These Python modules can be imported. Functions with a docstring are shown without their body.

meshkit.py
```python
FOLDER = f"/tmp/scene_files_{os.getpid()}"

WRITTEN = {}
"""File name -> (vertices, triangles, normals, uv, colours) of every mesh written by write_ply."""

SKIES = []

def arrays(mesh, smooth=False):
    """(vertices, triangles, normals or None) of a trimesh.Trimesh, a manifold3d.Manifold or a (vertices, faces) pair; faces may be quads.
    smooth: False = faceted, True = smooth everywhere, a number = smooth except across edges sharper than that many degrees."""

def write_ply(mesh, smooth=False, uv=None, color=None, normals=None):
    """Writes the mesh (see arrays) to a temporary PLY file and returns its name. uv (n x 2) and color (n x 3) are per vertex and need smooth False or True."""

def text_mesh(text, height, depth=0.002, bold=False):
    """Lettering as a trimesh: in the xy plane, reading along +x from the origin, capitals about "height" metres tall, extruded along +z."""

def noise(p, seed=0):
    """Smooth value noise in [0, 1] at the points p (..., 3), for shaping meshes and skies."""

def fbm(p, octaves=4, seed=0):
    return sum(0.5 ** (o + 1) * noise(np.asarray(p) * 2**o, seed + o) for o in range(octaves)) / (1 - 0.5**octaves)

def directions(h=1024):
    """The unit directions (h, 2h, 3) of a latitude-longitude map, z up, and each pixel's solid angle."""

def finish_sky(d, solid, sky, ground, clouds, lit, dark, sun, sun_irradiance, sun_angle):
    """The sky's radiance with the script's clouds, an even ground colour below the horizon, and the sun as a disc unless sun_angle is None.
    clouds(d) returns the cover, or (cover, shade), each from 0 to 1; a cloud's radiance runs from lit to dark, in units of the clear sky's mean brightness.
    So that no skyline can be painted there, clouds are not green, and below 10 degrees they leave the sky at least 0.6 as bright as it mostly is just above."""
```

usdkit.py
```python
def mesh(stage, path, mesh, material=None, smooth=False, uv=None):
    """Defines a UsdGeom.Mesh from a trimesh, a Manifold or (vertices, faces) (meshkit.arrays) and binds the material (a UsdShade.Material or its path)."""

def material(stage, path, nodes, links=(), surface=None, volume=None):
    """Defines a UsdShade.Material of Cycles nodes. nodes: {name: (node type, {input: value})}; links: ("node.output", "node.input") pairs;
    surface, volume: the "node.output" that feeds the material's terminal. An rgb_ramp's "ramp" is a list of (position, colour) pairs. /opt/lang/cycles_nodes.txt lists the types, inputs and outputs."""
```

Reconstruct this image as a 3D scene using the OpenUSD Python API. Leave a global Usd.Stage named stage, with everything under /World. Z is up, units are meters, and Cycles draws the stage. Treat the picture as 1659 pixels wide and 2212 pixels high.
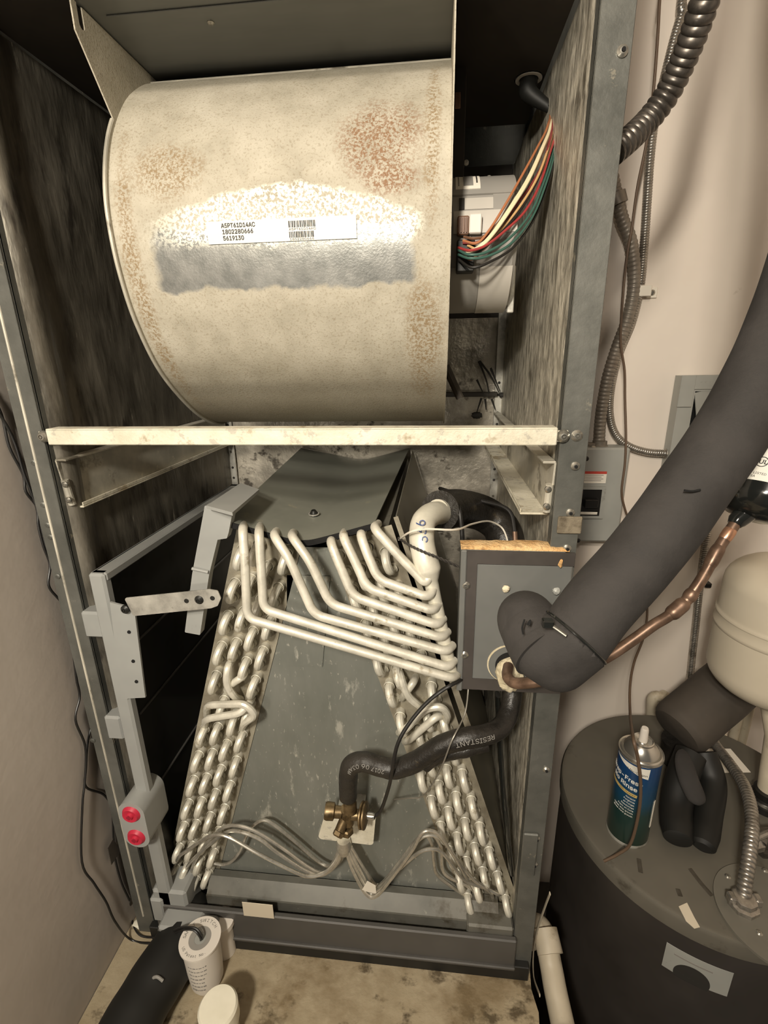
import math, numpy as np, trimesh, usdkit, meshkit
from pxr import Usd, UsdGeom, UsdLux, Gf, Sdf
from shapely.geometry import Polygon, Point, box as sbox
from shapely import affinity
import manifold3d as m3
stage = Usd.Stage.CreateInMemory()
UsdGeom.SetStageUpAxis(stage, 'Z'); UsdGeom.SetStageMetersPerUnit(stage, 1.0)
UsdGeom.Xform.Define(stage, '/World')
# ---------------------------------------------------------------- camera, lights, exposure
W, H = 1659, 2212
CAM = np.array([0.165, -0.533, 0.913]); YAW, PITCH, ROLL = np.radians([-6.177, -17.62, -1.0]); FPX = 1050.3
FW = np.array([np.sin(YAW)*np.cos(PITCH), np.cos(YAW)*np.cos(PITCH), np.sin(PITCH)])
RT0 = np.array([np.cos(YAW), -np.sin(YAW), 0]); UP0 = np.cross(RT0, FW)
RT = RT0*np.cos(ROLL)+UP0*np.sin(ROLL); UP = -RT0*np.sin(ROLL)+UP0*np.cos(ROLL)
cam = UsdGeom.Camera.Define(stage, '/World/camera')
cam.CreateHorizontalApertureAttr(36.0); cam.CreateFocalLengthAttr(36.0*FPX/W)
cam.CreateExposureAttr(0.02); cam.CreateClippingRangeAttr((0.02, 100.0))
cam.AddTransformOp().Set(Gf.Matrix4d(*RT, 0, *UP, 0, *(-FW), 0, *CAM, 1))
def lamp(name, pos, target, radius, power, color):
    l = UsdLux.DiskLight.Define(stage, '/World/'+name); l.CreateRadiusAttr(radius); l.CreateIntensityAttr(power); l.CreateColorAttr(Gf.Vec3f(*color))
    p, t = np.array(pos, float), np.array(target, float); z = p-t; z /= np.linalg.norm(z); x = np.cross([0, 0, 1], z); x /= np.linalg.norm(x); y = np.cross(z, x)
    l.AddTransformOp().Set(Gf.Matrix4d(*x, 0, *y, 0, *z, 0, *p, 1))
WARM = (1.0, 0.915, 0.77)
lamp('phone_lamp', (-0.06, -1.05, 1.29), (0.16, 0.3, 0.78), 0.05, 560, WARM)
lamp('work_lamp', (-0.20, -0.62, 0.62), (0.06, 0.3, 0.80), 0.035, 62, WARM)
lamp('added_fill_lamp', (-0.12, -1.40, 1.72), (0.75, 0.5, 0.95), 0.08, 210, (1, .89, .76))  # added fill with no visible source, lifts the right wall
dome = UsdLux.DomeLight.Define(stage, '/World/dome'); dome.CreateIntensityAttr(0.022); dome.CreateColorAttr(Gf.Vec3f(1, .93, .83))

# ---------------------------------------------------------------- helpers
def at(px, py, x=None, y=None, z=None, d=None):      # the point of the photograph's ray on a plane of the place
    r = FW + RT*(px-W/2)/FPX - UP*(py-H/2)/FPX
    t = d if d is not None else (y-CAM[1])/r[1] if y is not None else (x-CAM[0])/r[0] if x is not None else (z-CAM[2])/r[2]
    return CAM + r*t
def pts(l, **k): return np.array([at(p[0], p[1], **({'y': p[2]} if len(p) > 2 else k)) for p in l])
def numbered(parent, name):
    p, i = f'{parent}/{name}', 0
    while stage.GetPrimAtPath(p): i += 1; p = f'{parent}/{name}_{i:03d}'
    return p
LOC = {}
def thing(name, label, cat, loc=(0, 0, 0), group=None, kind=None):
    path = numbered('/World', name); x = UsdGeom.Xform.Define(stage, path); x.AddTranslateOp().Set(Gf.Vec3d(*map(float, loc)))
    LOC[path] = np.array(loc, float); o = x.GetPrim()
    for k, v in (('label', label), ('category', cat), ('group', group), ('kind', kind)):
        if v: o.SetCustomDataByKey(k, v)
    return path
def tm(mesh):
    if isinstance(mesh, m3.Manifold):
        q = mesh.to_mesh(); return trimesh.Trimesh(np.array(q.vert_properties[:, :3]), np.array(q.tri_verts), process=False)
    return mesh
def part(parent, name, mesh, mat, label=None, smooth=35, kind=None):
    mesh = tm(mesh).copy(); mesh.vertices = mesh.vertices - LOC[parent]
    path = numbered(parent, name); LOC[path] = LOC[parent]
    o = usdkit.mesh(stage, path, mesh, MAT[mat], smooth=smooth).GetPrim()
    if label: o.SetCustomDataByKey('label', label)
    if kind: o.SetCustomDataByKey('kind', kind)
    return path
def single(name, mesh, mat, label=None, cat=None, group=None, kind=None, smooth=35):
    path = numbered('/World', name); o = usdkit.mesh(stage, path, tm(mesh), MAT[mat], smooth=smooth).GetPrim()
    for k, v in (('label', label), ('category', cat), ('group', group), ('kind', kind)):
        if v: o.SetCustomDataByKey(k, v)
    return path
cat_ = trimesh.util.concatenate
def cr(P, n=8):
    P = np.asarray(P, float); Q = np.vstack([2*P[0]-P[1], P, 2*P[-1]-P[-2]]); out = []
    for i in range(1, len(Q)-2):
        a, b, c, d = Q[i-1:i+3]; t = np.linspace(0, 1, n, endpoint=False)[:, None]
        out.append(.5*(2*b+(c-a)*t+(2*a-5*b+4*c-d)*t**2+(3*b-a-3*c+d)*t**3))
    return np.vstack(out+[P[-1:]])
def fillet(P, r, n=7):
    P = np.asarray(P, float); out = [P[0]]
    for a, b, c in zip(P, P[1:], P[2:]):
        u, v = a-b, c-b; lu, lv = np.linalg.norm(u), np.linalg.norm(v); k = min(r, .48*lu, .48*lv); s, e = b+u/lu*k, b+v/lv*k
        t = np.linspace(0, 1, n)[:, None]; out += list((1-t)**2*s+2*t*(1-t)*b+t*t*e)
    return np.array(out+[P[-1]])
def frames(P):
    T = np.gradient(P, axis=0); T /= np.maximum(np.linalg.norm(T, axis=1, keepdims=True), 1e-12)
    a = np.array([0, 0, 1.]) if abs(T[0][2]) < .9 else np.array([1., 0, 0]); N = np.cross(T[0], a); N /= np.linalg.norm(N); Ns = [N]
    for i in range(1, len(P)):
        N = Ns[-1]-T[i]*(Ns[-1]@T[i]); Ns.append(N/np.linalg.norm(N))
    Ns = np.array(Ns); return T, Ns, np.cross(T, Ns)
def tube(P, r, n=12, cap=True, flat=1.0):
    P = np.asarray(P, float); m = len(P); r = np.broadcast_to(np.asarray(r, float), m); T, N, B = frames(P); a = np.arange(n)/n*2*np.pi
    V = (P[:, None]+r[:, None, None]*(N[:, None]*np.cos(a)[None, :, None]+flat*B[:, None]*np.sin(a)[None, :, None])).reshape(-1, 3)
    i, j = np.meshgrid(np.arange(m-1), np.arange(n), indexing='ij'); k = (j+1) % n
    A, Bq, C, D = i*n+j, i*n+k, (i+1)*n+k, (i+1)*n+j
    F = np.vstack([np.stack([A, Bq, C], -1).reshape(-1, 3), np.stack([A, C, D], -1).reshape(-1, 3)])
    if cap:
        V = np.vstack([V, P[:1], P[-1:]]); c0, c1 = m*n, m*n+1; jj = np.arange(n); kk = (jj+1) % n
        F = np.vstack([F, np.stack([np.full(n, c0), kk, jj], -1), np.stack([np.full(n, c1), (m-1)*n+jj, (m-1)*n+kk], -1)])
    return trimesh.Trimesh(V, F, process=False)
def resample(P, step):
    P = np.asarray(P, float); s = np.r_[0, np.cumsum(np.linalg.norm(np.diff(P, axis=0), axis=1))]; q = np.linspace(0, s[-1], max(4, int(s[-1]/step)))
    return np.stack([np.interp(q, s, P[:, k]) for k in range(3)], 1), q
def conduit(P, r, pitch, amp, n=12):                       # interlocked flexible metal conduit
    Q, s = resample(cr(P, 12), pitch/6); ph = np.abs(np.sin(np.pi*s/pitch))**.6
    return tube(Q, r-amp+amp*ph, n)
def hull(points): return m3.Manifold.hull_points(np.asarray(points, float))
def cbox(c, s, ch=.0015):
    c, s = np.array(c, float), np.array(s, float)/2; ch = min(ch, .45*2*s.min()); P = []
    for g in np.ndindex(2, 2, 2):
        q = np.array(g)*2-1
        for k in range(3):
            e = s-ch; e[k] = s[k]; P.append(c+q*e)
    return tm(hull(P))
def bx(x0, x1, y0, y1, z0, z1, ch=.0012): return cbox(((x0+x1)/2, (y0+y1)/2, (z0+z1)/2), (x1-x0, y1-y0, z1-z0), ch)
def lathe(prof, n=40, at_=(0, 0, 0), axis=(0, 0, 1)):
    m = trimesh.creation.revolve(np.array(prof, float), sections=n); m.apply_transform(trimesh.geometry.align_vectors([0, 0, 1], axis)); m.apply_translation(at_); return m
def rod(a, b, r, n=20): return tube(np.array([a, b], float), r, n)
def ext(poly, t, o, u, v):                                  # polygon in the plane o + u*a + v*b, thickness t along u x v
    m = trimesh.creation.extrude_polygon(poly, t, engine='earcut'); u, v = np.array(u, float), np.array(v, float); w = np.cross(u, v); M = np.eye(4); M[:3, 0], M[:3, 1], M[:3, 2], M[:3, 3] = u, v, w, o
    m.apply_transform(M); return m
XZ = dict(u=(1, 0, 0), v=(0, 0, 1))                         # thickness runs towards -y
def sheet(front, back):                                     # closed slab between two grids (nu, nv, 3)
    nu, nv = front.shape[:2]; V = np.vstack([front.reshape(-1, 3), back.reshape(-1, 3)]); o = nu*nv; F = []
    i, j = np.meshgrid(np.arange(nu-1), np.arange(nv-1), indexing='ij'); a = (i*nv+j).ravel(); b, c, d = a+nv, a+nv+1, a+1
    F += [np.stack([a, b, c], 1), np.stack([a, c, d], 1), np.stack([a, c, b], 1)+o, np.stack([a, d, c], 1)+o]
    rim = list(range(nv))+[k*nv+nv-1 for k in range(1, nu)]+[(nu-1)*nv+k for k in range(nv-2, -1, -1)]+[k*nv for k in range(nu-2, 0, -1)]
    r = np.array(rim); q = np.roll(r, -1); F += [np.stack([r, q, q+o], 1), np.stack([r, q+o, r+o], 1)]
    m = trimesh.Trimesh(V, np.vstack(F), process=False); m.fix_normals(); return m
def screw(c, axis, r=.0045, h=.003):
    m = lathe([(0, h), (r*.28, h), (r*.3, h*.45), (r*.42, h*.45), (r*.45, h), (r*.7, h*.95), (r*.98, h*.5), (r*1.25, h*.15), (r*1.3, -.002), (0, -.002)], 14, c, axis); return m
def wrap(mesh, fn):                                         # lays flat lettering (x, y, height) on a surface fn(u, v) -> point, normal
    m = mesh.copy(); v = m.vertices; p, n = fn(v[:, 0], v[:, 1]); m.vertices = p+n*v[:, 2:3]; return m
def text(s, h, w=None, d=.0004, bold=False, dens=False):
    m = meshkit.text_mesh(s, h, d, bold)
    if w: m.vertices[:, 0] *= w/m.extents[0]
    if dens: v, f = trimesh.remesh.subdivide_to_size(m.vertices, m.faces, dens); m = trimesh.Trimesh(v, f, process=False)
    return m
# ---------------------------------------------------------------- materials
MAT = {}
UsdGeom.Scope.Define(stage, '/World/Looks')
def mk(name, nodes, links, surface='p.BSDF'): MAT[name] = usdkit.material(stage, '/World/Looks/'+name, nodes, links, surface=surface)
def worn(name, c1, c2, scale=10, lo=.35, hi=.65, stretch=(1, 1, 1), spots=None, rough=(.4, .6), metal=0., bump=0., bscale=60, spec=.5, detail=6, spots2=None, coat=0.):
    N = {'g': ('geometry', {}), 'm': ('mapping', {'scale': stretch}), 'n': ('noise_texture', {'scale': scale, 'detail': detail, 'roughness': .62}), 'r': ('rgb_ramp', {'ramp': [(lo, c1), (hi, c2)]}),
         'rr': ('map_range', {'from_min': .3, 'from_max': .7, 'to_min': rough[0], 'to_max': rough[1], 'clamp': True}), 'p': ('principled_bsdf', {'metallic': metal, 'specular_ior_level': spec, 'coat_weight': coat})}
    L = [('g.position', 'm.vector'), ('m.vector', 'n.vector'), ('n.fac', 'r.fac'), ('n.fac', 'rr.value'), ('rr.result', 'p.roughness')]
    col = 'r.color'
    for k, sp in enumerate([spots, spots2]):
        if not sp: continue
        color, sc, thr, soft, amt = sp
        N[f's{k}'] = ('noise_texture', {'scale': sc, 'detail': 5, 'roughness': .65}); N[f'sr{k}'] = ('map_range', {'from_min': thr, 'from_max': thr+soft, 'to_min': 0., 'to_max': amt, 'clamp': True})
        N[f'sm{k}'] = ('mix_color', {'b': color})
        L += [('m.vector', f's{k}.vector'), (f's{k}.fac', f'sr{k}.value'), (f'sr{k}.result', f'sm{k}.fac'), (col, f'sm{k}.a')]; col = f'sm{k}.result'
    L.append((col, 'p.base_color'))
    if bump:
        N['bn'] = ('noise_texture', {'scale': bscale, 'detail': 4, 'roughness': .6}); N['b'] = ('bump', {'strength': bump, 'distance': .004})
        L += [('m.vector', 'bn.vector'), ('bn.fac', 'b.height'), ('b.normal', 'p.normal')]
    mk(name, N, L)
def plain(name, c, rough=.5, metal=0., spec=.5, coat=0.): mk(name, {'p': ('principled_bsdf', {'base_color': c, 'roughness': rough, 'metallic': metal, 'specular_ior_level': spec, 'coat_weight': coat})}, [])
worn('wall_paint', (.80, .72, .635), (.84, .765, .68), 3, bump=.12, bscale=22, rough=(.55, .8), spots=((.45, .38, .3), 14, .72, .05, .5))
worn('shaded_wall_paint', (.46, .41, .36), (.52, .465, .41), 3, bump=.25, bscale=16, rough=(.5, .75), spots=((.42, .35, .27), 18, .72, .04, .6))  # same paint as the other walls, darkened for its grazing light
worn('concrete', (.06, .055, .05), (.10, .09, .08), 5, rough=(.8, .95))
worn('board', (.27, .215, .13), (.46, .39, .27), 7, lo=.3, hi=.7, stretch=(1, 1.3, 1), bump=.3, bscale=60, rough=(.5, .8), spots=((.07, .05, .025), 18, .535, .10, .9), spots2=((.20, .145, .075), 6, .50, .14, .8))
worn('cabinet_steel', (.105, .107, .096), (.155, .155, .139), 14, rough=(.32, .55), metal=.35, bump=.08, bscale=160, spots=((.34, .31, .24), 40, .64, .05, .7))
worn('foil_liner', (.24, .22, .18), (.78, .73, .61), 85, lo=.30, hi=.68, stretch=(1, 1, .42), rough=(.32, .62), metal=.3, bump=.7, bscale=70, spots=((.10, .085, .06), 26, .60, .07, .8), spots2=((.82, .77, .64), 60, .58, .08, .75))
worn('shaded_foil_liner', (.085, .076, .06), (.23, .21, .17), 46, lo=.33, hi=.68, stretch=(1, 1, .25), rough=(.3, .6), metal=.45, bump=.5, bscale=38, spots=((.03, .025, .02), 18, .60, .07, .85), spots2=((.5, .46, .38), 70, .66, .06, .6))  # same foil as the right side, with the blower's shadow put into its colour
worn('back_liner', (.25, .23, .195), (.58, .535, .45), 11, lo=.33, hi=.66, rough=(.28, .6), metal=.4, bump=.8, bscale=26, spots=((.05, .04, .03), 22, .58, .08, .85))
worn('deck_steel', (.14, .145, .135), (.21, .21, .195), 4, stretch=(.4, 2, 1), rough=(.35, .5), metal=.35, spots=((.6, .55, .45), 90, .75, .02, .8))
worn('near_black_steel', (.022, .018, .014), (.042, .034, .026), 8, rough=(.55, .7), metal=.1)  # near-black brown metal
worn('galvanised', (.42, .41, .375), (.68, .665, .60), 30, rough=(.28, .5), metal=.6, spots=((.22, .19, .14), 26, .60, .07, .8))
worn('dusty_bar', (.60, .56, .44), (.74, .70, .58), 26, rough=(.45, .65), metal=.1, bump=.2, bscale=160, spots=((.30, .23, .13), 24, .58, .08, .8), spots2=((.38, .36, .31), 70, .56, .06, .6))
worn('rail_steel', (.36, .34, .285), (.62, .58, .48), 12, rough=(.4, .6), metal=.15, spots=((.10, .085, .06), 16, .58, .08, .8), spots2=((.75, .69, .54), 34, .62, .07, .8))
worn('coil_plate', (.185, .195, .172), (.26, .265, .238), 6, stretch=(1.6, 1, .6), rough=(.36, .52), metal=.3, bump=.05, bscale=90, spots=((.52, .51, .45), 30, .60, .10, .7), spots2=((.50, .48, .42), 120, .615, .05, .7))
worn('coil_cap', (.19, .20, .17), (.26, .265, .225), 5, rough=(.34, .5), metal=.15, bump=.05, bscale=70, spots=((.40, .36, .25), 16, .66, .08, .7))
worn('fin_sheet', (.23, .205, .155), (.42, .385, .30), 22, rough=(.4, .6), metal=.4, bump=.1, bscale=120, spots=((.22, .18, .11), 40, .58, .08, .7))
worn('slab_side', (.22, .21, .175), (.34, .32, .26), 9, rough=(.35, .5), metal=.5, spots=((.1, .085, .06), 18, .6, .1, .6))
worn('aluminium_tube', (.56, .535, .455), (.74, .71, .61), 40, rough=(.38, .55), metal=.25, bump=.06, bscale=200, spots=((.30, .25, .16), 50, .62, .07, .7))
worn('header_tube', (.62, .59, .49), (.76, .73, .62), 30, rough=(.35, .5), metal=.2, spots=((.4, .34, .22), 40, .64, .08, .6))
worn('silver_tube', (.44, .42, .37), (.66, .63, .56), 30, rough=(.22, .38), metal=.75, spots=((.22, .19, .14), 36, .62, .07, .6))
worn('brass', (.12, .085, .042), (.27, .195, .105), 60, rough=(.3, .5), metal=.75, spots=((.06, .04, .02), 50, .56, .1, .8))
worn('copper', (.15, .095, .066), (.28, .18, .125), 40, rough=(.32, .5), metal=.65, spots=((.10, .065, .045), 30, .56, .1, .7))
worn('bright_copper', (.6, .32, .2), (.75, .43, .28), 30, rough=(.25, .35), metal=.85)
worn('grey_plastic', (.27, .275, .265), (.315, .32, .305), 8, rough=(.4, .55), spots=((.2, .195, .18), 30, .68, .06, .5))
worn('front_rail_paint', (.075, .072, .067), (.10, .096, .09), 8, rough=(.4, .55), metal=.2)
worn('pan_inside', (.105, .104, .09), (.16, .155, .133), 8, rough=(.3, .5), metal=.2, spots=((.06, .048, .03), 18, .54, .12, .8), spots2=((.3, .29, .24), 60, .66, .05, .5))
worn('black_plastic', (.010, .010, .009), (.017, .017, .015), 10, rough=(.3, .45))
worn('foam_insulation', (.024, .0215, .020), (.042, .038, .0355), 18, rough=(.75, .92), bump=.12, bscale=300, spots=((.11, .1, .095), 14, .68, .08, .5), spots2=((.018, .016, .015), 9, .62, .1, .6))
worn('wet_foam', (.011, .010, .009), (.028, .024, .019), 14, rough=(.28, .55), bump=.35, bscale=120, spots=((.09, .07, .04), 34, .64, .08, .5))
worn('brown_foam', (.050, .042, .034), (.085, .070, .056), 9, rough=(.6, .8), bump=.1, bscale=60, spots=((.19, .17, .14), 14, .68, .06, .6))
worn('panel_paint', (.15, .155, .148), (.18, .183, .173), 10, rough=(.38, .5), metal=.15)
worn('panel_frame', (.05, .044, .040), (.078, .068, .062), 10, rough=(.4, .55), metal=.1)
worn('fibreglass', (.60, .34, .13), (.82, .58, .30), 40, rough=(.85, .98), bump=.9, bscale=220, spots=((.3, .17, .07), 60, .56, .1, .7))
worn('putty', (.52, .45, .30), (.72, .65, .48), 30, rough=(.6, .8), bump=.6, bscale=90, spots=((.3, .22, .12), 60, .58, .08, .7))
worn('conduit_metal', (.30, .28, .25), (.46, .43, .385), 60, rough=(.24, .42), metal=.8, spots=((.10, .085, .07), 30, .56, .1, .7))
worn('dark_conduit', (.10, .088, .076), (.17, .15, .13), 50, rough=(.28, .45), metal=.7, spots=((.05, .042, .035), 24, .55, .1, .7))
worn('painted_conduit', (.20, .175, .145), (.30, .265, .22), 30, metal=.35, rough=(.38, .55), spots=((.2, .165, .13), 30, .56, .1, .7))
worn('box_paint', (.34, .345, .32), (.40, .405, .375), 6, rough=(.4, .55), metal=.1, spots=((.2, .19, .16), 16, .68, .06, .5))
worn('heater_top', (.095, .088, .070), (.135, .124, .100), 4, rough=(.45, .62), spots=((.05, .042, .03), 11, .62, .08, .7), spots2=((.2, .185, .15), 50, .72, .04, .5))
worn('heater_side', (.032, .028, .025), (.048, .042, .038), 5, rough=(.32, .5))
worn('heater_cover', (.135, .127, .105), (.165, .155, .128), 6, rough=(.45, .6))
worn('tank_paint', (.62, .55, .43), (.67, .60, .475), 4, rough=(.32, .45))
worn('pvc', (.50, .44, .33), (.60, .53, .41), 9, rough=(.4, .6), spots=((.27, .21, .13), 16, .6, .1, .7))
plain('white_plastic', (.72, .67, .60), .4)
worn('cream_cap', (.78, .74, .60), (.86, .82, .68), 20, rough=(.35, .5))
plain('motor_grey', (.30, .285, .26), .38); plain('motor_white', (.50, .47, .42), .5); plain('motor_dark', (.05, .047, .043), .55)
plain('paper', (.85, .80, .70), .6); plain('paper_bright', (.76, .735, .66), .6); plain('print_black', (.03, .028, .025), .6); plain('print_grey', (.25, .24, .22), .6); plain('ink_blue', (.03, .06, .18), .5)
plain('print_red', (.55, .06, .04), .5); plain('white_print', (.80, .78, .72), .5); plain('can_blue', (.012, .05, .135), .28, coat=.4); plain('can_gold', (.62, .45, .16), .35); plain('can_green', (.02, .04, .02), .3, coat=.4)
plain('chrome', (.62, .60, .55), .22, .9); plain('black_wire', (.012, .011, .010), .45); plain('black_gloss', (.012, .013, .012), .14, coat=.5); plain('breaker_black', (.012, .011, .010), .35)
plain('red_plug', (.50, .02, .05), .45); plain('red_plug_dark', (.30, .01, .03), .5); plain('rubber_black', (.009, .009, .008), .55)
for n_, c_ in dict(orange=(.42, .16, .07), cream=(.78, .68, .45), brown=(.16, .08, .045), tan=(.58, .36, .16), red=(.34, .04, .04), green=(.045, .115, .09), black=(.015, .014, .013), maroon=(.22, .04, .04), white=(.75, .70, .6)).items(): plain(n_+'_wire', c_, .42)
plain('thermostat_wire', (.13, .085, .055), .5); plain('steel_wire', (.30, .28, .24), .4, .6); plain('dark_twist', (.05, .045, .04), .5)
plain('screw_steel', (.40, .385, .34), .3, .8); plain('screw_black', (.02, .02, .018), .4, .3); worn('rust_joint', (.09, .07, .045), (.22, .185, .13), 60, rough=(.6, .8), bump=.4, bscale=120); worn('grime', (.045, .038, .026), (.075, .065, .05), 90, rough=(.7, .9)); plain('void_black', (.004, .004, .004), .9)
# the blower's sheet: dusty galvanised steel, wiped clean in a band, with a lamp glint painted white above the label and rust freckles
def blower_material():
    N = {'g': ('geometry', {}), 'x': ('separate_xyz', {}), 'p': ('principled_bsdf', {})}; L = [('g.position', 'x.vector')]
    def noise(n, sc, det=4, rough=.6): N[n] = ('noise_texture', {'scale': sc, 'detail': det, 'roughness': rough}); L.append(('g.position', n+'.vector')); return n+'.fac'
    def mr(n, src, a, b, c=0., d=1.): N[n] = ('map_range', {'from_min': a, 'from_max': b, 'to_min': c, 'to_max': d, 'clamp': True}); L.append((src, n+'.value')); return n+'.result'
    def ma(n, op, a, b):
        inp = {'math_type': op}; N[n] = ('math', inp)
        for k, v in (('value1', a), ('value2', b)):
            if isinstance(v, str): L.append((v, f'{n}.{k}'))
            else: inp[k] = v
        return n+'.value'
    def mixc(n, f, a, b):
        N[n] = ('mix_color', {}); L.append((f, n+'.fac'))
        for k, v in (('a', a), ('b', b)):
            if isinstance(v, str): L.append((v, f'{n}.{k}'))
            else: N[n][1][k] = v
        return n+'.result'
    big, mid, fine, grit, rfine = noise('nb', 7), noise('nm', 28, 5), noise('nf', 170, 3), noise('ng', 420, 2), noise('nrf', 330, 4, .7)
    N['r0'] = ('rgb_ramp', {'ramp': [(.3, (.36, .33, .26)), (.5, (.43, .395, .315)), (.7, (.49, .455, .37))]}); L.append((mid, 'r0.fac')); col = 'r0.color'
    col = mixc('d0', mr('d0m', grit, .54, .66, 0, .45), col, (.22, .175, .11)); col = mixc('d2', mr('d2m', big, .4, .75, 0, .35), col, (.52, .48, .40))
    # yellow staining plus painted underside shade low on the drum, and around the rust
    def blob(n, x0, z0, rx, rz):
        a = ma(n+'a', 'divide', ma(n+'b', 'subtract', 'x.x', x0), rx); b = ma(n+'c', 'divide', ma(n+'d', 'subtract', 'x.z', z0), rz)
        s = ma(n+'s', 'add', ma(n+'e', 'multiply', a, a), ma(n+'f', 'multiply', b, b)); s = ma(n+'t', 'add', s, ma(n+'w', 'multiply', ma(n+'v', 'subtract', mid, .5), 1.6))
        return mr(n+'m', s, 1.15, .25)
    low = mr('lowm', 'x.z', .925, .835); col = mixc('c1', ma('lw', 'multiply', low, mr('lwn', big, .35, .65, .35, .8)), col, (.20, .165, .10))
    for i, (x0, z0, rx, rz) in enumerate([(.105, 1.125, .05, .045), (.115, 1.085, .03, .016), (.150, .93, .025, .07), (.158, 1.13, .010, .09), (-.125, 1.105, .045, .03), (-.175, 1.0, .012, .16)]):
        m_ = ma(f'k{i}', 'multiply', blob(f'rb{i}', x0, z0, rx, rz), mr(f'kn{i}', rfine, .46, .57, 0, .92)); col = mixc(f'kc{i}', m_, col, (.235, .125, .062) if i < 2 else (.26, .185, .10))
    # clean band
    zz = ma('zz', 'add', 'x.z', ma('zn', 'multiply', ma('zq', 'subtract', mid, .5), .028)); xx = ma('xx', 'add', 'x.x', ma('xn', 'multiply', ma('xq', 'subtract', mid, .5), .03))
    band = ma('b1', 'multiply', mr('b2', zz, .988, .992), mr('b3', zz, 1.052, 1.044)); band = ma('b4', 'multiply', band, ma('b5', 'multiply', mr('b6', xx, -.152, -.142), mr('b7', xx, .142, .136)))
    N['rg'] = ('rgb_ramp', {'ramp': [(.35, (.20, .205, .195)), (.65, (.31, .31, .295))]}); L.append((noise('nz', 55, 5), 'rg.fac'))
    col = mixc('bc', band, col, 'rg.color')
    # lamp glint painted white into the colour: a dome-shaped patch
    top = ma('t1', 'subtract', 1.086, ma('t2', 'multiply', ma('t3', 'multiply', 'x.x', 'x.x'), 1.35)); dz = ma('t4', 'subtract', top, zz)
    dome_ = ma('t5', 'multiply', mr('t6', dz, -.001, .004), ma('t7', 'multiply', mr('t8', zz, 1.028, 1.040), ma('t9', 'multiply', mr('ta', xx, -.165, -.10, 0, 1), mr('tb', xx, .150, .140))))
    painted_glint = ma('t10', 'multiply', dome_, mr('t11', noise('nbl', 300, 3), .44, .51)); col = mixc('blc', painted_glint, col, (.80, .785, .69))
    L.append((col, 'p.base_color')); N['met'] = ('math', {'math_type': 'multiply', 'value2': .6}); L.append((band, 'met.value1')); L.append(('met.value', 'p.metallic'))
    N['p'][1]['specular_ior_level'] = .3; L.append((mr('ro', band, 0, 1, .66, .45), 'p.roughness')); N['b'] = ('bump', {'strength': .15, 'distance': .002}); L += [(grit, 'b.height'), ('b.normal', 'p.normal')]
    mk('blower_sheet', N, L)
blower_material()
# ---------------------------------------------------------------- the setting
WALL_Y, LX = 0.58, -0.349
single('wall_left', bx(LX-.08, LX, -1.5, .70, -.62, 2.3), 'shaded_wall_paint', kind='structure')
single('wall_back', bx(LX-.08, 1.75, WALL_Y, WALL_Y+.1, -.62, 2.3), 'wall_paint', kind='structure')
single('wall_right', bx(1.65, 1.75, -1.5, WALL_Y, -.62, 2.3), 'wall_paint', kind='structure')
single('floor', bx(LX-.08, 1.75, -1.5, WALL_Y+.1, -.72, -.62), 'concrete', kind='structure')
single('ceiling', bx(LX-.08, 1.75, -1.5, WALL_Y+.1, 2.3, 2.4), 'wall_paint', kind='structure')
rng = np.random.default_rng(7)
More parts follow.
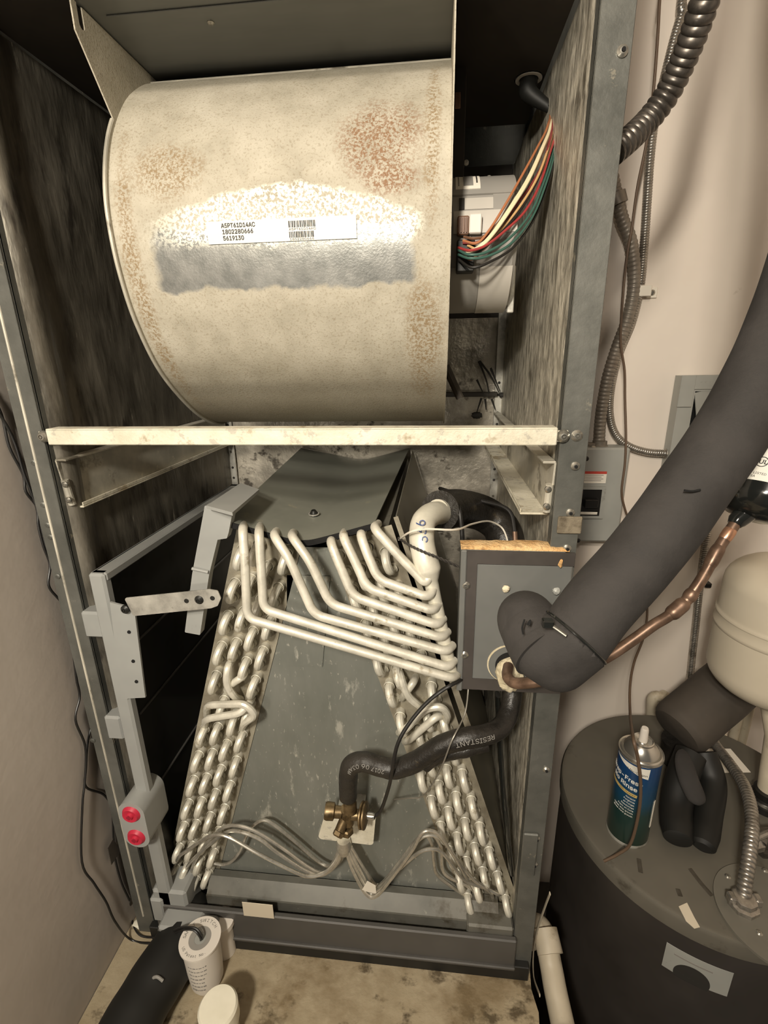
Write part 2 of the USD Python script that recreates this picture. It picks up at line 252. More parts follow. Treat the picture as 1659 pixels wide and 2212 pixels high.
# platform board under the cabinet, its right edge ragged
edge = [(.333+.004*rng.standard_normal(), y) for y in np.linspace(-.52, .56, 40)]
P = thing('platform_board', 'stained cream painted wooden platform board under the air handler', 'platform', (0, 0, -.62))
part(P, 'board_top', ext(Polygon([(LX+.001, -.52)]+edge+[(LX+.001, .56)]), .022, (0, 0, -.042), (1, 0, 0), (0, 1, 0)), 'board')
part(P, 'platform_frame', bx(LX+.003, .30, -.46, .55, -.62, -.042), 'board')
for px, py, r_ in ((525, 2018, .007), (512, 2024, .005), (545, 2020, .0045), (300, 1995, .008), (335, 1998, .009), (350, 2002, .006), (232, 1985, .005), (1000, 2062, .004)):
    c_ = trimesh.creation.icosphere(2, 1.0); c_.vertices *= (1+.7*(meshkit.fbm(c_.vertices*1.8+px, 3, 1)-.5))[:, None]*np.array([r_*1.3, r_, r_*.55]); c_.apply_translation(at(px, py, z=-.0185)); part(P, 'plaster_crumb', c_, 'cream_cap')
# ---------------------------------------------------------------- cabinet
XL, XR = -.19, .1765
CX0, CX1, CD, DZ = -.3285, .326, .535, 1.25
C = thing('air_handler_cabinet', 'tall grey steel air handler cabinet standing open, lined with dirty foil insulation', 'air handler', (0, 0, -.02))
part(C, 'side_panel', bx(CX0, CX0+.0025, 0, CD+.03, -.02, 1.75), 'cabinet_steel'); part(C, 'side_panel', bx(CX1-.0025, CX1, 0, CD+.03, -.02, 1.75), 'cabinet_steel')
part(C, 'back_panel', bx(CX0+.0025, CX1-.0025, CD+.028, CD+.03, -.02, 1.75), 'cabinet_steel')
def liner(x, inw, y0, y1, z0, z1, amp, seed, mat, bulge=0., label=None, th=.014):
    ny, nz = 60, 150; Y, Z = np.meshgrid(np.linspace(y0, y1, ny), np.linspace(z0, z1, nz), indexing='ij'); S = np.stack([np.zeros_like(Y), Y*6, Z*3.2], -1)
    dsp = amp*(meshkit.fbm(S*2.2+seed, 5, seed)-.5)*2
    edge = np.clip((Y-y0)/.045, 0, 1); dsp = dsp*np.clip((Y-y0)/.02, 0, 1)+bulge*np.sin(np.pi*edge)*(.7+.6*meshkit.noise(S*3, seed))-.010*(1-np.sqrt(1-(1-np.clip((Y-y0)/.014, 0, 1))**2))
    F = np.stack([x+inw*dsp, Y, Z], -1); B = np.stack([np.full_like(Y, x-inw*th), Y, Z], -1); return part(C, 'foil_liner', sheet(F, B), mat, label)
liner(-.298, 1, .004, .525, .0, 1.245, .003, 3, 'shaded_foil_liner', .010)
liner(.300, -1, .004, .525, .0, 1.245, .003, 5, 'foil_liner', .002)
def backliner(z0, z1, mat, seed, amp):
    nx, nz = 80, 60; X, Z = np.meshgrid(np.linspace(-.297, .298, nx), np.linspace(z0, z1, nz), indexing='ij'); S = np.stack([X*5, X*0, Z*5], -1)
    F = np.stack([X, .527-.010*meshkit.fbm(S*2.6, 5, seed)*amp, Z], -1); B = np.stack([X, X*0+.545, Z], -1); part(C, 'foil_liner', sheet(F, B), mat)
backliner(.0, .985, 'back_liner', 9, 1.); backliner(.9855, 1.245, 'near_black_steel', 11, .8)  # upper part of the back liner is near black
part(C, 'top_panel', bx(CX0, CX1, 0, CD+.03, 1.75, 1.753), 'cabinet_steel')
# folded front flanges with screw holes
for sx, x0, x1 in ((-1, CX0, -.297), (1, .297, CX1)):
    part(C, 'front_flange', cat_([bx(x0, x1, -.002, .001, -.02, 1.75, .0006), bx(x0 if sx > 0 else x1-.002, x0+.002 if sx > 0 else x1, .001, .016, -.02, 1.75, .0006), bx(min(x0, x1), max(x0, x1), .001, .004, -.02, 1.75, .0008)]), 'cabinet_steel')
for px, py in ((1345, 110), (1243, 1007), (1232, 1108), (1225, 1185), (1180, 1663), (1160, 1812), (1155, 1868)):
    p = at(px, py, y=-.003); part(C, 'screw', screw(p, (0, -1, 0), .0038, .0022), 'screw_steel')
    part(C, 'screw_hole', lathe([(0, .0035), (.0017, .0034), (.0018, 0), (0, 0)], 12, p, (0, -1, 0)), 'void_black')
for px, py in ((92, 1090), (102, 1134), (108, 1160), (124, 1245), (72, 999), (200, 1600)):
    part(C, 'screw', screw(at(px, py, y=-.003), (0, -1, 0), .0030, .0012), 'cabinet_steel')
part(C, 'flange_bead', tube(np.array([[-.3135, -.0022, .02], [-.3135, -.0022, 1.75]]), .0016, 8), 'rail_steel', 'pale worn bead along the left flange')
part(C, 'flange_clip', cat_([bx(.296, .317, -.0065, -.002, at(1155, 1885, y=0)[2], at(1160, 1795, y=0)[2], .0015)]), 'cabinet_steel')
part(C, 'flange_joint', bx(.302, .328, -.0055, -.002, .722, .742, .001), 'rust_joint')
for sx in (-1, 1):                                      # riveted corner strips at the back
    part(C, 'corner_strip', cat_([bx(sx*.297-.012, sx*.297+.012, .512, .516, .3, 1.0, .0008)]), 'galvanised')
    for k in range(9): part(C, 'rivet', screw((sx*.297-sx*.004, .512, .62+.03*k+.006*(k % 2)), (0, -1, 0), .0022, .0015), 'print_black' if k % 3 else 'screw_steel')
part(C, 'deck_panel', cat_([bx(-.297, .297, -.001, .37, DZ, DZ+.0025, .0008), bx(-.175, .174, .060, .064, DZ-.0015, DZ, .0005), bx(-.175, .174, .030, .033, DZ-.002, DZ, .0005)]), 'deck_steel')
part(C, 'dark_deck_plate', bx(-.2965, XL-.003, .0, .366, DZ-.003, DZ-.001, .0006), 'near_black_steel'); part(C, 'dark_deck_plate', ext(sbox(.181, 0.0, .2955, .366).difference(Point(.276, .236).buffer(.018)), .002, (0, 0, DZ-.003), (1, 0, 0), (0, 1, 0)), 'near_black_steel')  # near-black sheets under both ends of the deck
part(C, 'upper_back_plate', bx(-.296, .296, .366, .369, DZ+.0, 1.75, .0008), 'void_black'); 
part(C, 'screw', screw((-.075, .085, DZ-.0005), (0, 0, -1), .003, .002), 'screw_steel'); part(C, 'screw', screw((.205, .33, 1.19), (0, -1, 0), .003, .002), 'white_plastic')
part(C, 'base_gap_strip', bx(-.300, CX1-.004, -.012, .5, -.02, .010, .001), 'rubber_black')  # black strip filling the gap under the pan
# ---------------------------------------------------------------- blower
XL, XR = -.19, .1765
B = thing('blower_housing', 'large dusty scroll shaped blower housing with white label and rust freckles', 'blower', (0, .2, .82))
prof = np.array([(.215, 1.2485), (.164, 1.239), (.111, 1.205), (.0755, 1.1665), (.053, 1.129), (.039, 1.086), (.0365, 1.046), (.042, 1.004), (.057, .959), (.089, .908), (.137, .866), (.190, .834), (.247, .816), (.305, .822), (.36, .86), (.395, .92), (.41, 1.0), (.41, 1.1)])
pf = cr(np.c_[prof, np.zeros(len(prof))], 14)[:, :2]; lip = np.argmin(abs(pf[:, 0]-.164)+abs(pf[:, 1]-1.239)); wr = pf[lip:]
nrm = np.gradient(wr, axis=0); nrm = np.c_[nrm[:, 1], -nrm[:, 0]]; nrm /= np.linalg.norm(nrm, axis=1, keepdims=True)
if nrm[len(nrm)//3][0] > 0: nrm = -nrm
xs = np.linspace(XL, XR, 70)
fr = np.stack([np.repeat(xs[:, None], len(wr), 1), np.repeat(wr[None, :, 0], 70, 0), np.repeat(wr[None, :, 1], 70, 0)], -1)
dent = .0012*(meshkit.fbm(fr*np.array([9, 9, 9.]), 3, 4)-.5); fr[..., 1:] += nrm[None]*dent[..., None]
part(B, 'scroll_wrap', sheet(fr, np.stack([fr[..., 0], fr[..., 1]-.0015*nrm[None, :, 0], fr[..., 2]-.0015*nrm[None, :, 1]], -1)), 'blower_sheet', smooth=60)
rim = wr+nrm*.0035
plate_l = Polygon([(.215, 1.2485), (.028, 1.2485), (.028, 1.223), (.046, 1.199)]+[tuple(q) for q in rim[np.argmin(abs(wr[:, 1]-1.165)):]]+[(.41, 1.2485)]).buffer(0)
plate_r = Polygon([(.41, 1.2485), (.030, 1.2485), (.032, 1.12)]+[tuple(q) for q in rim[np.argmin(abs(wr[:, 1]-1.09)):]]).buffer(0)
YZ = dict(u=(0, 1, 0), v=(0, 0, 1))
slot = affinity.rotate(Point(.040, 1.2325).buffer(.004).union(sbox(.036, 1.2325, .044, 1.2485)), 0)
if plate_l.geom_type != 'Polygon': plate_l = max(plate_l.geoms, key=lambda g: g.area)
if plate_r.geom_type != 'Polygon': plate_r = max(plate_r.geoms, key=lambda g: g.area)
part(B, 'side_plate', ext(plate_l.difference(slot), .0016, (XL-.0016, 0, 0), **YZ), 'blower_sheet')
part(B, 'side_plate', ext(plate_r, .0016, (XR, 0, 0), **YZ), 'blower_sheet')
s_left = rim[np.argmin(abs(wr[:, 1]-1.165)):np.argmin(abs(wr[:, 1]-1.165))+130]
part(B, 'rolled_rim', tube(np.c_[np.full(len(s_left), XL-.002), s_left], .0022, 8), 'rail_steel')
part(B, 'cutoff_lip', tube(np.array([[XL, .166, 1.2395], [XR, .166, 1.2395]]), .002, 8), 'rail_steel')
part(B, 'mounting_strap', cat_([bx(XR+.002, XR+.020, .20, .203, .98, 1.2485), bx(XR+.0016, XR+.0030, .06, .205, 1.19, 1.2485)]), 'near_black_steel')
part(B, 'mounting_tab', bx(XR+.006, XR+.013, .197, .1995, 1.205, 1.222, .0006), 'bright_copper')
# the label, bent round the drum
sw = np.r_[0, np.cumsum(np.linalg.norm(np.diff(wr, axis=0), axis=1))]
def on_wrap(x0, zt, off):
    k_ = np.argmin(wr[:, 1]); s0 = np.interp(-zt, -wr[:k_, 1], sw[:k_])
    def fn(u, v):
        s = s0-v; p = np.stack([x0+u+.0*u, np.interp(s, sw, wr[:, 0]), np.interp(s, sw, wr[:, 1])], 1); n = np.stack([u*0, np.interp(s, sw, nrm[:, 0]), np.interp(s, sw, nrm[:, 1])], 1); return p+n*off, n
    return fn
LT = at(447, 481, y=.038); LW, LH = .163, .0215
lab = trimesh.Trimesh(*trimesh.remesh.subdivide_to_size(*(lambda m: (m.vertices, m.faces))(cbox((LW/2, -LH/2, 0), (LW, LH, .0003), .0001)), .006), process=False)
L_ = part(B, 'label', wrap(lab, on_wrap(LT[0], LT[2], .0012)), 'paper_bright', 'white paper label with part number and bar codes')
fnL = on_wrap(LT[0], LT[2], .0014)
def lay(m, u, v): m = m.copy(); m.apply_translation((u, v, 0)); return wrap(m, fnL)
part(L_, 'lettering', cat_([lay(text('A5PT61D14AC', .0040, .0375, bold=True), .0165, -.0063), lay(text('1802280666', .0040, .034, bold=True), .0168, -.0122), lay(text('5619130', .0040, .023, bold=True), .0170, -.0182)]), 'print_black')
part(L_, 'lettering', cat_([lay(text('A5PT61D14AC', .0021, .029), .0905, -.0115), lay(text('1802280666', .0021, .026), .0905, -.0208)]), 'print_grey')
for v0, h_, w_ in ((-.0088, .0060, .0285), (-.0183, .0056, .026)):
    bars, x_ = [], 0
    while x_ < w_: t_ = rng.choice([.0005, .0009, .0013]); bars.append(lay(cbox((t_/2, h_/2, .0001), (t_, h_, .0003), .00005), .0905+x_, v0)); x_ += t_+rng.choice([.0005, .0009])
    part(L_, 'bar_code', cat_(bars), 'print_black')
# motor seen through the right side
MY, MZ, MR = .172, 1.043, .075
M_ = part(B, 'motor', cat_([lathe([(0, .178), (MR, .178), (MR, .226), (0, .226)], 56, (0, MY, MZ), (1, 0, 0))]), 'motor_grey', 'grey electric motor behind the blower side plate')
part(M_, 'control_cover', lathe([(0, .226), (MR+.001, .226), (MR+.001, .250), (MR-.003, .2545), (MR-.010, .2555), (0, .2555)], 56, (0, MY, MZ), (1, 0, 0)), 'motor_grey')
def arcplate(x0, x1, a0, a1, r0, r1, n=18):
    a = np.radians(np.linspace(a0, a1, n)); A = [(MY-r1*np.cos(q), MZ+r1*np.sin(q)) for q in a]+[(MY-r0*np.cos(q), MZ+r0*np.sin(q)) for q in a[::-1]]; return ext(Polygon(A), x1-x0, (x0, 0, 0), **YZ)
part(M_, 'cover_band', arcplate(.180, .2525, 36, 88, MR-.002, MR+.0022), 'motor_grey'); part(M_, 'cover_band', arcplate(.182, .2530, 2, 20, MR-.002, MR+.002), 'motor_white')
part(M_, 'motor_shell', arcplate(.214, .2515, -88, -24, MR-.003, MR+.0012), 'motor_white'); part(M_, 'motor_shell', arcplate(.180, .2135, -88, -24, MR-.003, MR+.0007), 'motor_grey')
part(M_, 'slot', arcplate(.190, .248, 22, 33, MR-.003, MR+.0006), 'motor_white'); part(M_, 'slot_end', arcplate(.188, .194, 22, 33, MR-.003, MR+.0012), 'print_black')
ml = part(M_, 'motor_label', arcplate(.184, .212, 42, 72, MR, MR+.0029), 'paper', 'small white label with dark square on the motor'); part(ml, 'print', arcplate(.193, .204, 46, 70, MR, MR+.0033), 'print_grey'); part(ml, 'print', arcplate(.2075, .209, 50, 68, MR, MR+.0033), 'print_black'); part(ml, 'print', arcplate(.187, .188, 46, 66, MR, MR+.0033), 'print_grey')
part(M_, 'screw', screw((.225, MY-MR*np.cos(np.radians(82)), MZ+MR*np.sin(np.radians(82))), (0, -.14, .99), .0028, .004), 'screw_steel')
part(M_, 'connector', cat_([bx(.186, .199, .088, .104, 1.043, 1.062)]+[bx(.1865+.003*k, .188+.003*k, .0865, .089, 1.045, 1.060, .0003) for k in range(4)]), 'brown_wire', 'brown plug block')
part(M_, 'connector', bx(.199, .213, .0885, .104, 1.044, 1.064), 'white_plastic', 'white plug block'); part(M_, 'connector', bx(.186, .206, .086, .104, 1.005, 1.038), 'rubber_black', 'black plug block')
part(M_, 'mounting_lug', cat_([bx(.2535, .262, .150, .156, .965, 1.02, .001)]), 'galvanised')
part(B, 'motor_arm', rod((.178, .20, .90), (.20, .20, .855), .006, 10), 'near_black_steel')
# ---------------------------------------------------------------- motor wires
HX, HY = .276, .236
Wt = thing('motor_wire_harness', 'bundle of coloured wires rising from the blower motor to the deck hole', 'wires', (HX, HY, DZ))
def hw(l, color, jx=0., jy=0.): part(Wt, 'wire', tube(cr(np.vstack([pts(l), [at(1191+jx*900, 235, y=.222+jy), [HX+jx, HY+jy, DZ-.012], [HX+jx, HY+jy, DZ+.03]]]), 8), .00145, 8), color+'_wire')
hw([(1000, 520, .085), (1030, 525, .078), (1055, 500, .08), (1090, 445, .09), (1130, 375, .115), (1160, 320, .145), (1182, 275, .185)], 'orange', -.007)
hw([(1008, 545, .085), (1035, 532, .073), (1062, 505, .076), (1100, 450, .086), (1140, 385, .11), (1170, 320, .145), (1188, 275, .185)], 'cream', -.003)
hw([(1009, 547, .085), (1037, 534, .072), (1064, 508, .075), (1103, 453, .085), (1143, 388, .109), (1172, 322, .144), (1189, 276, .184)], 'cream', -.001, -.004)
hw([(1002, 512, .085), (1025, 515, .078), (1052, 506, .082), (1098, 455, .092), (1145, 385, .115), (1176, 320, .15), (1192, 275, .188)], 'brown', 0, .004)
hw([(1010, 530, .085), (1040, 540, .078), (1075, 505, .085), (1120, 450, .097), (1160, 385, .12), (1184, 320, .155), (1194, 275, .19)], 'tan', .002)
hw([(995, 542, .085), (1020, 560, .075), (1060, 515, .083), (1110, 462, .095), (1155, 400, .12), (1186, 330, .155), (1198, 280, .19)], 'brown', .004, .004)
hw([(990, 535, .082), (1015, 541, .068), (1050, 530, .07), (1095, 495, .083), (1135, 455, .10), (1165, 400, .125), (1188, 330, .155), (1201, 280, .19)], 'red', .007)
hw([(990, 540, .082), (1013, 550, .066), (1050, 545, .068), (1100, 515, .082), (1145, 462, .105), (1172, 400, .13), (1191, 340, .16), (1201, 280, .195)], 'green', .008, .003)
hw([(990, 550, .082), (1015, 558, .066), (1055, 553, .07), (1105, 525, .085), (1150, 468, .11), (1178, 400, .135), (1195, 340, .165), (1203, 280, .195)], 'green', .006, -.004)
hw([(990, 560, .082), (1020, 578, .066), (1060, 565, .07), (1108, 535, .09), (1150, 480, .115), (1180, 410, .14), (1197, 345, .165), (1204, 285, .195)], 'black', .000, -.006)
hw([(1000, 525, .085), (1035, 522, .08), (1078, 490, .09), (1125, 430, .105), (1165, 370, .13), (1186, 310, .16), (1194, 262, .195)], 'maroon', .004, -.003)
hw([(1002, 550, .085), (1030, 545, .074), (1070, 515, .08), (1118, 462, .095), (1158, 395, .12), (1182, 330, .155), (1195, 282, .19)], 'black', -.005, .004)
part(C, 'lit_gap_ring', ext(Point(HX, HY).buffer(.0165).difference(Point(HX, HY).buffer(.0118)), .001, (0, 0, DZ-.0045), (1, 0, 0), (0, 1, 0)), 'white_plastic', 'added white ring standing for the lit surface beyond the wire hole')  # white ring added for the lit surface seen through the hole
gr = thing('wire_grommet', 'black rubber bushing round the wires in the deck hole', 'grommet', (HX, HY, DZ)); part(gr, 'sleeve', tube(cr(np.array([[HX-.002, HY, DZ+.02], [HX, HY, DZ-.006], [HX+.001, HY-.004, DZ-.020], at(1191, 235, y=.222)]), 5), np.r_[np.full(10, .0112), np.linspace(.0105, .0055, 6)], 16), 'rubber_black')
# ---------------------------------------------------------------- cross bar and support rails
bz = (at(600, 958, y=-.006)[2]+at(600, 928, y=-.006)[2])/2
Bar = thing('cross_bar', 'dusty cream steel bar spanning the front of the cabinet', 'bar', (0, 0, bz))
part(Bar, 'bar', cat_([bx(-.286, .292, -.0095, -.007, bz-.0092, bz+.0092, .001), bx(-.286, .292, -.0095, .012, bz+.007, bz+.0095, .001), bx(-.2995, -.283, -.005, -.0025, bz-.006, bz+.006, .0008), bx(.290, .304, -.005, -.0025, bz-.006, bz+.006, .0008)]), 'dusty_bar')
part(Bar, 'bolt', screw((-.2935, -.005, bz), (0, -1, 0), .0055, .005), 'screw_steel'); part(Bar, 'bolt', screw((.2985, -.005, bz), (0, -1, 0), .0055, .005), 'screw_steel')
part(Bar, 'screw', screw((.3135, -.002, bz), (0, -1, 0), .005, .003), 'screw_steel')
for sx, lab_ in ((-1, 'grimy steel slide rail on the left inner side of the cabinet'), (1, 'cream crusted steel slide rail on the right inner side of the cabinet')):
    xw = -.2955 if sx < 0 else .297
    lw_ = .012 if sx < 0 else .032
    R = thing('support_rail', lab_, 'rail', (xw, .25, .737), 'slide rails')
    poly = Polygon([(.012, .748), (.024, .737), (.50, .737), (.50, .80), (.006, .80)])
    part(R, 'web', ext(poly, .002, (xw-sx*.001-.001, 0, 0), **YZ), 'rail_steel')
    part(R, 'lip', cat_([bx(min(xw, xw-sx*lw_), max(xw, xw-sx*lw_), .022, .50, .735, .7375, .0008), bx(min(xw-sx*(lw_-.0015), xw-sx*lw_), max(xw-sx*(lw_-.0015), xw-sx*lw_), .022, .50, .7375, .7425, .0006)]), 'dusty_bar', 'dusty lower lip')
    part(R, 'upper_lip', bx(min(xw, xw-sx*.014), max(xw, xw-sx*.014), .006, .50, .799, .802, .0008), 'rail_steel')
    part(R, 'end_cap', tube(np.array([[xw-sx*.004, .014, .742], [xw-sx*.004, .010, .775]]), .0045, 10), 'rail_steel')
    for z_ in (.790, .770): part(R, 'screw', screw((xw-sx*.006, .006, z_-.02), (0, -1, 0), .003, .002), 'screw_steel')
RR = thing('rear_angle', 'thin dark steel angle across the back wall under the motor', 'angle', (.18, .505, .875))
p0, p1 = at(958, 853, y=.505), at(1085, 853, y=.505); part(RR, 'bar', cat_([bx(-.29, .29, .500, .510, p0[2]-.004, p0[2]+.005, .001)]), 'near_black_steel'); part(RR, 'screw', screw((p1[0]-.002, .5, p1[2]), (0, -1, 0), .004, .003), 'print_black')
cl = thing('dirt_clump', 'spidery clump of black dirt hanging on the back wall under the motor', 'dirt', (.22, .5, .85))
for k, l in enumerate([[(1034, 780), (1050, 820), (1056, 850)], [(1036, 780), (1062, 815), (1078, 848)], [(1030, 820), (1044, 850)], [(1060, 795), (1080, 845)], [(1040, 860), (1030, 890)], [(1048, 862), (1050, 885)], [(1062, 862), (1070, 885)]]): part(cl, 'strand', tube(cr(pts(l, y=.497), 5), np.linspace(.0025, .0010, (len(l)-1)*5+1), 6), 'print_black')
s_ = trimesh.creation.icosphere(2, .009); s_.vertices *= (1+.5*(meshkit.noise(s_.vertices*400)-.5))[:, None]*np.array([1.2, .4, .8]); s_.apply_translation(at(1030, 897, y=.503)); part(cl, 'clod', s_, 'print_black')
# ---------------------------------------------------------------- evaporator coil
XC = .0125; UU = np.array([.295, 0, .9555]); SY = .040          # slab direction (left slab), plane of the tube sheets
CO = thing('evaporator_coil', 'aluminium A-shaped evaporator coil with rows of return bends either side of a grey plate', 'coil', (XC, .25, .03))
def bend_mesh():
    a = np.linspace(0, np.pi, 13); arc = np.c_[0*a, -.0105-.0135*np.sin(a), .0127*np.cos(a)]; P = np.vstack([[[0, .004, .0127]], arc, [[0, .004, -.0127]]])
    bell = lathe([(.0055, 0), (.0066, 0), (.0066, .0075), (.0076, .0105), (.0070, .0112), (.0058, .008), (.0055, .006)], 16, (0, 0, .0127), (0, -1, 0))
    bell2 = lathe([(.0055, 0), (.0064, 0), (.0064, .0055), (.0070, .007), (.0056, .006)], 14, (0, 0, -.0127), (0, -1, 0))
    return cat_([tube(P, .0055, 10, cap=False), bell, bell2])
BEND = bend_mesh()
skipL = {(1, 4), (2, 4), (0, 5)}; skipR = {(1, 4), (2, 4), (3, 6), (1, 12)}
for side in (-1, 1):
    u = UU*np.array([-side, 1, 1]); v = np.array([-side*-.9555*1.0, 0, -.295]) if side < 0 else np.array([-.9555, 0, -.295])
    v = np.array([.9555*(-side), 0, -.295])                      # from the outer row towards the middle
    O = np.array([XC+side*.1645, SY, .456])                      # a tube of the outer row
    def S(s, w): return O+u*s+v*w
    c = [S(-.425, -.014), S(.265, -.014), S(.265, .0735), S(-.41, .0735)]
    poly = Polygon([(q[0], q[2]) for q in c])
    ts = part(CO, 'tube_sheet', ext(poly, .0012, (0, SY+.0012, 0), **XZ), 'fin_sheet')
    ins = Polygon([(q[0], q[2]) for q in [S(-.42, -.008), S(.262, -.008), S(.262, .069), S(-.405, .069)]])
    part(CO, 'fin_pack', ext(ins, .43, (0, SY+.44, 0), **XZ), 'slab_side')
    if side > 0:
        part(CO, 'slab_flange', ext(Polygon([(q[0], q[2]) for q in [S(-.05, -.031), S(.275, -.026), S(.275, -.020), S(-.05, -.022)]]), .001, (0, SY-.004, 0), **XZ), 'fin_sheet')
        part(CO, 'slab_flange', ext(Polygon([(q[0], q[2]) for q in [S(-.05, -.024), S(.275, -.024), S(.275, -.0225), S(-.05, -.0225)]]), .44, (0, SY+.44, 0), **XZ), 'slab_side')
    for r in range(4):
        for k in range(14):
            s = .2286-.0508*k+(0, .0127, -.0127, .0127)[r]-.006
            if s < -.405 or (r, k) in (skipL if side < 0 else skipR): continue
            m = BEND.copy(); ang = side*-math.atan2(.295, .9555); j = rng.normal(0, .04)
            R4 = trimesh.transformations.rotation_matrix(ang, [0, 1, 0]); m.apply_transform(trimesh.transformations.rotation_matrix(j, [0, 0, 1])); m.apply_transform(R4)
            m.apply_translation(S(s, .002+.0191*r)); part(ts, 'return_bend', m, 'aluminium_tube')
# crossover tubes among the bends
TSL, TSR = '/World/evaporator_coil/tube_sheet', '/World/evaporator_coil/tube_sheet_001'
def xo(ts, l, r=.0052): part(ts, 'crossover_tube', tube(fillet(pts(l), .016), r, 10), 'aluminium_tube')
xo(TSL, [(447, 1545, .038), (447, 1523, .012), (530, 1520, .006), (553, 1545, .006), (527, 1562, .012), (523, 1575, .038)])
xo(TSL, [(443, 1572, .038), (443, 1553, .010), (520, 1540, .004), (538, 1520, .012), (545, 1508, .038)])
xo(TSL, [(503, 1425, .038), (492, 1438, .014), (488, 1478, .010), (508, 1508, .016), (520, 1510, .038)])
xo(TSL, [(530, 1452, .038), (524, 1462, .014), (500, 1478, .016), (490, 1490, .038)])
xo(TSR, [(862, 1582, .038), (872, 1580, .012), (920, 1530, .006), (955, 1525, .006), (968, 1545, .010), (958, 1572, .038)])
xo(TSR, [(875, 1602, .038), (885, 1598, .012), (945, 1545, .008), (962, 1550, .038)])
xo(TSR, [(862, 1448, .038), (866, 1462, .014), (878, 1502, .010), (905, 1525, .014), (915, 1528, .038)])
xo(TSR, [(898, 1462, .038), (893, 1474, .014), (876, 1498, .016), (868, 1508, .038)])
# centre plate, cap
a, b = at(515, 1900, y=SY), at(955, 1930, y=SY)
part(CO, 'centre_plate', ext(Polygon([(-.200, .055), (.225, .055), (XC+.045, .680), (XC-.045, .680)]), .0012, (0, SY+.0030, 0), **XZ), 'coil_plate')
part(CO, 'upper_plate', ext(Polygon([(-.040, .50), (.012, .50), (.03, .640), (-.028, .640)]), .001, (0, SY+.0010, 0), **XZ), 'coil_plate', 'paler small upper plate')
part(CO, 'inner_fill', ext(Polygon([(XC-.09, .60), (XC+.09, .60), (XC+.065, .690), (XC-.075, .690)]), .40, (0, SY+.42, 0), **XZ), 'void_black')
capV = []; capx = [(-.0935, .7245), (-.045, .7115), (-.014, .7025), (.006, .7005), (.028, .7045), (.094, .7245)]
cp = cr(np.array([[x, 0, z] for x, z in capx]), 5)
Yc = np.linspace(.012, .515, 12); top = np.stack([np.stack([cp[:, 0]-.075*(y-.012)*(cp[:, 0] < 0)*abs(cp[:, 0])/.0935+.03*(y-.012)*(cp[:, 0] > 0)*cp[:, 0]/.094, np.full(len(cp), y), cp[:, 2]], 1) for y in Yc], 0)
part(CO, 'top_cap', sheet(top, top-np.array([0, 0, .002])), 'coil_cap')
part(CO, 'cap_edge', sheet(np.stack([top[0]+[0, -.0002, 0], top[0]+[0, -.0002, -.007]], 0), np.stack([top[0]+[0, .0018, 0], top[0]+[0, .0018, -.007]], 0)), 'void_black')
sc_ = at(678, 1110, z=.7035); part(CO, 'cap_screw', screw(sc_, (0, -.2, .98), .0048, .006), 'screw_black'); part(CO, 'cap_washer', lathe([(.003, 0), (.0078, 0), (.0078, .0012), (.003, .0012)], 20, sc_+[0, 0, -.0003], (0, -.1, .99)), 'galvanised')
# suction tubes and header
HD = part(CO, 'suction_header', tube(cr(pts([(958, 1108, .085), (935, 1110, .05), (915, 1128, .025), (911, 1165, .008), (918, 1205, -.002), (928, 1240, -.006), (940, 1300, -.006), (958, 1380, -.006), (976, 1462, -.006)]), 10), np.r_[np.full(48, .0150), np.linspace(.0150, .0085, 6), np.full(27, .0085)], 20), 'header_tube')
hd_text = text('336', .011, d=.0003); 
def hdf(u, v):
    c0, c1 = at(922, 1178, y=.004), at(918, 1150, y=.012); ax = (c1-c0)/np.linalg.norm(c1-c0); n0 = (CAM-c0)/np.linalg.norm(CAM-c0); n0 -= ax*(n0@ax); n0 /= np.linalg.norm(n0); s_ = np.cross(ax, n0); th = -v/.0152+.12
    n = n0[None]*np.cos(th)[:, None]+s_[None]*np.sin(th)[:, None]; return c0+ax[None]*(u[:, None])+n*.0153, n
part(HD, 'pen_mark', wrap(hd_text, hdf), 'ink_blue', 'blue handwritten mark 336')
def fc(l): return [(400+cx/2.765, 1050+cy/2.765, y) for cx, cy, y in l]
for l in ([(352, 225, .036), (343, 262, -.004), (355, 420, -.012), (372, 790, -.016), (1590, 1146, -.022), (1622, 1128, -.008)],
          [(447, 240, .036), (440, 275, -.004), (455, 500, -.012), (468, 735, -.016), (1572, 1082, -.022), (1605, 1040, -.006)],
          [(545, 270, .036), (528, 295, .0), (620, 430, -.010), (770, 768, -.016), (1562, 988, -.022), (1596, 950, -.006)],
          [(645, 280, .036), (636, 300, .0), (740, 440, -.010), (868, 706, -.016), (1530, 905, -.022), (1566, 868, -.006)],
          [(885, 305, .036), (868, 335, .0), (905, 430, -.008), (1004, 660, -.016), (1505, 828, -.022), (1540, 790, -.006)],
          [(955, 270, .036), (942, 300, .0), (1010, 440, -.008), (1086, 608, -.016), (1478, 744, -.022), (1513, 700, -.006)],
          [(1060, 265, .036), (1048, 295, .0), (1085, 400, -.008), (1155, 560, -.016), (1455, 664, -.022), (1488, 600, -.006)],
          [(1150, 225, .036), (1126, 250, .0), (1280, 420, -.008), (1432, 578, -.016), (1462, 540, -.012), (1476, 470, -.004)]):
    part(CO, 'suction_tube', tube(fillet(pts(fc(l)), .013, 8), .0056, 12), 'aluminium_tube')
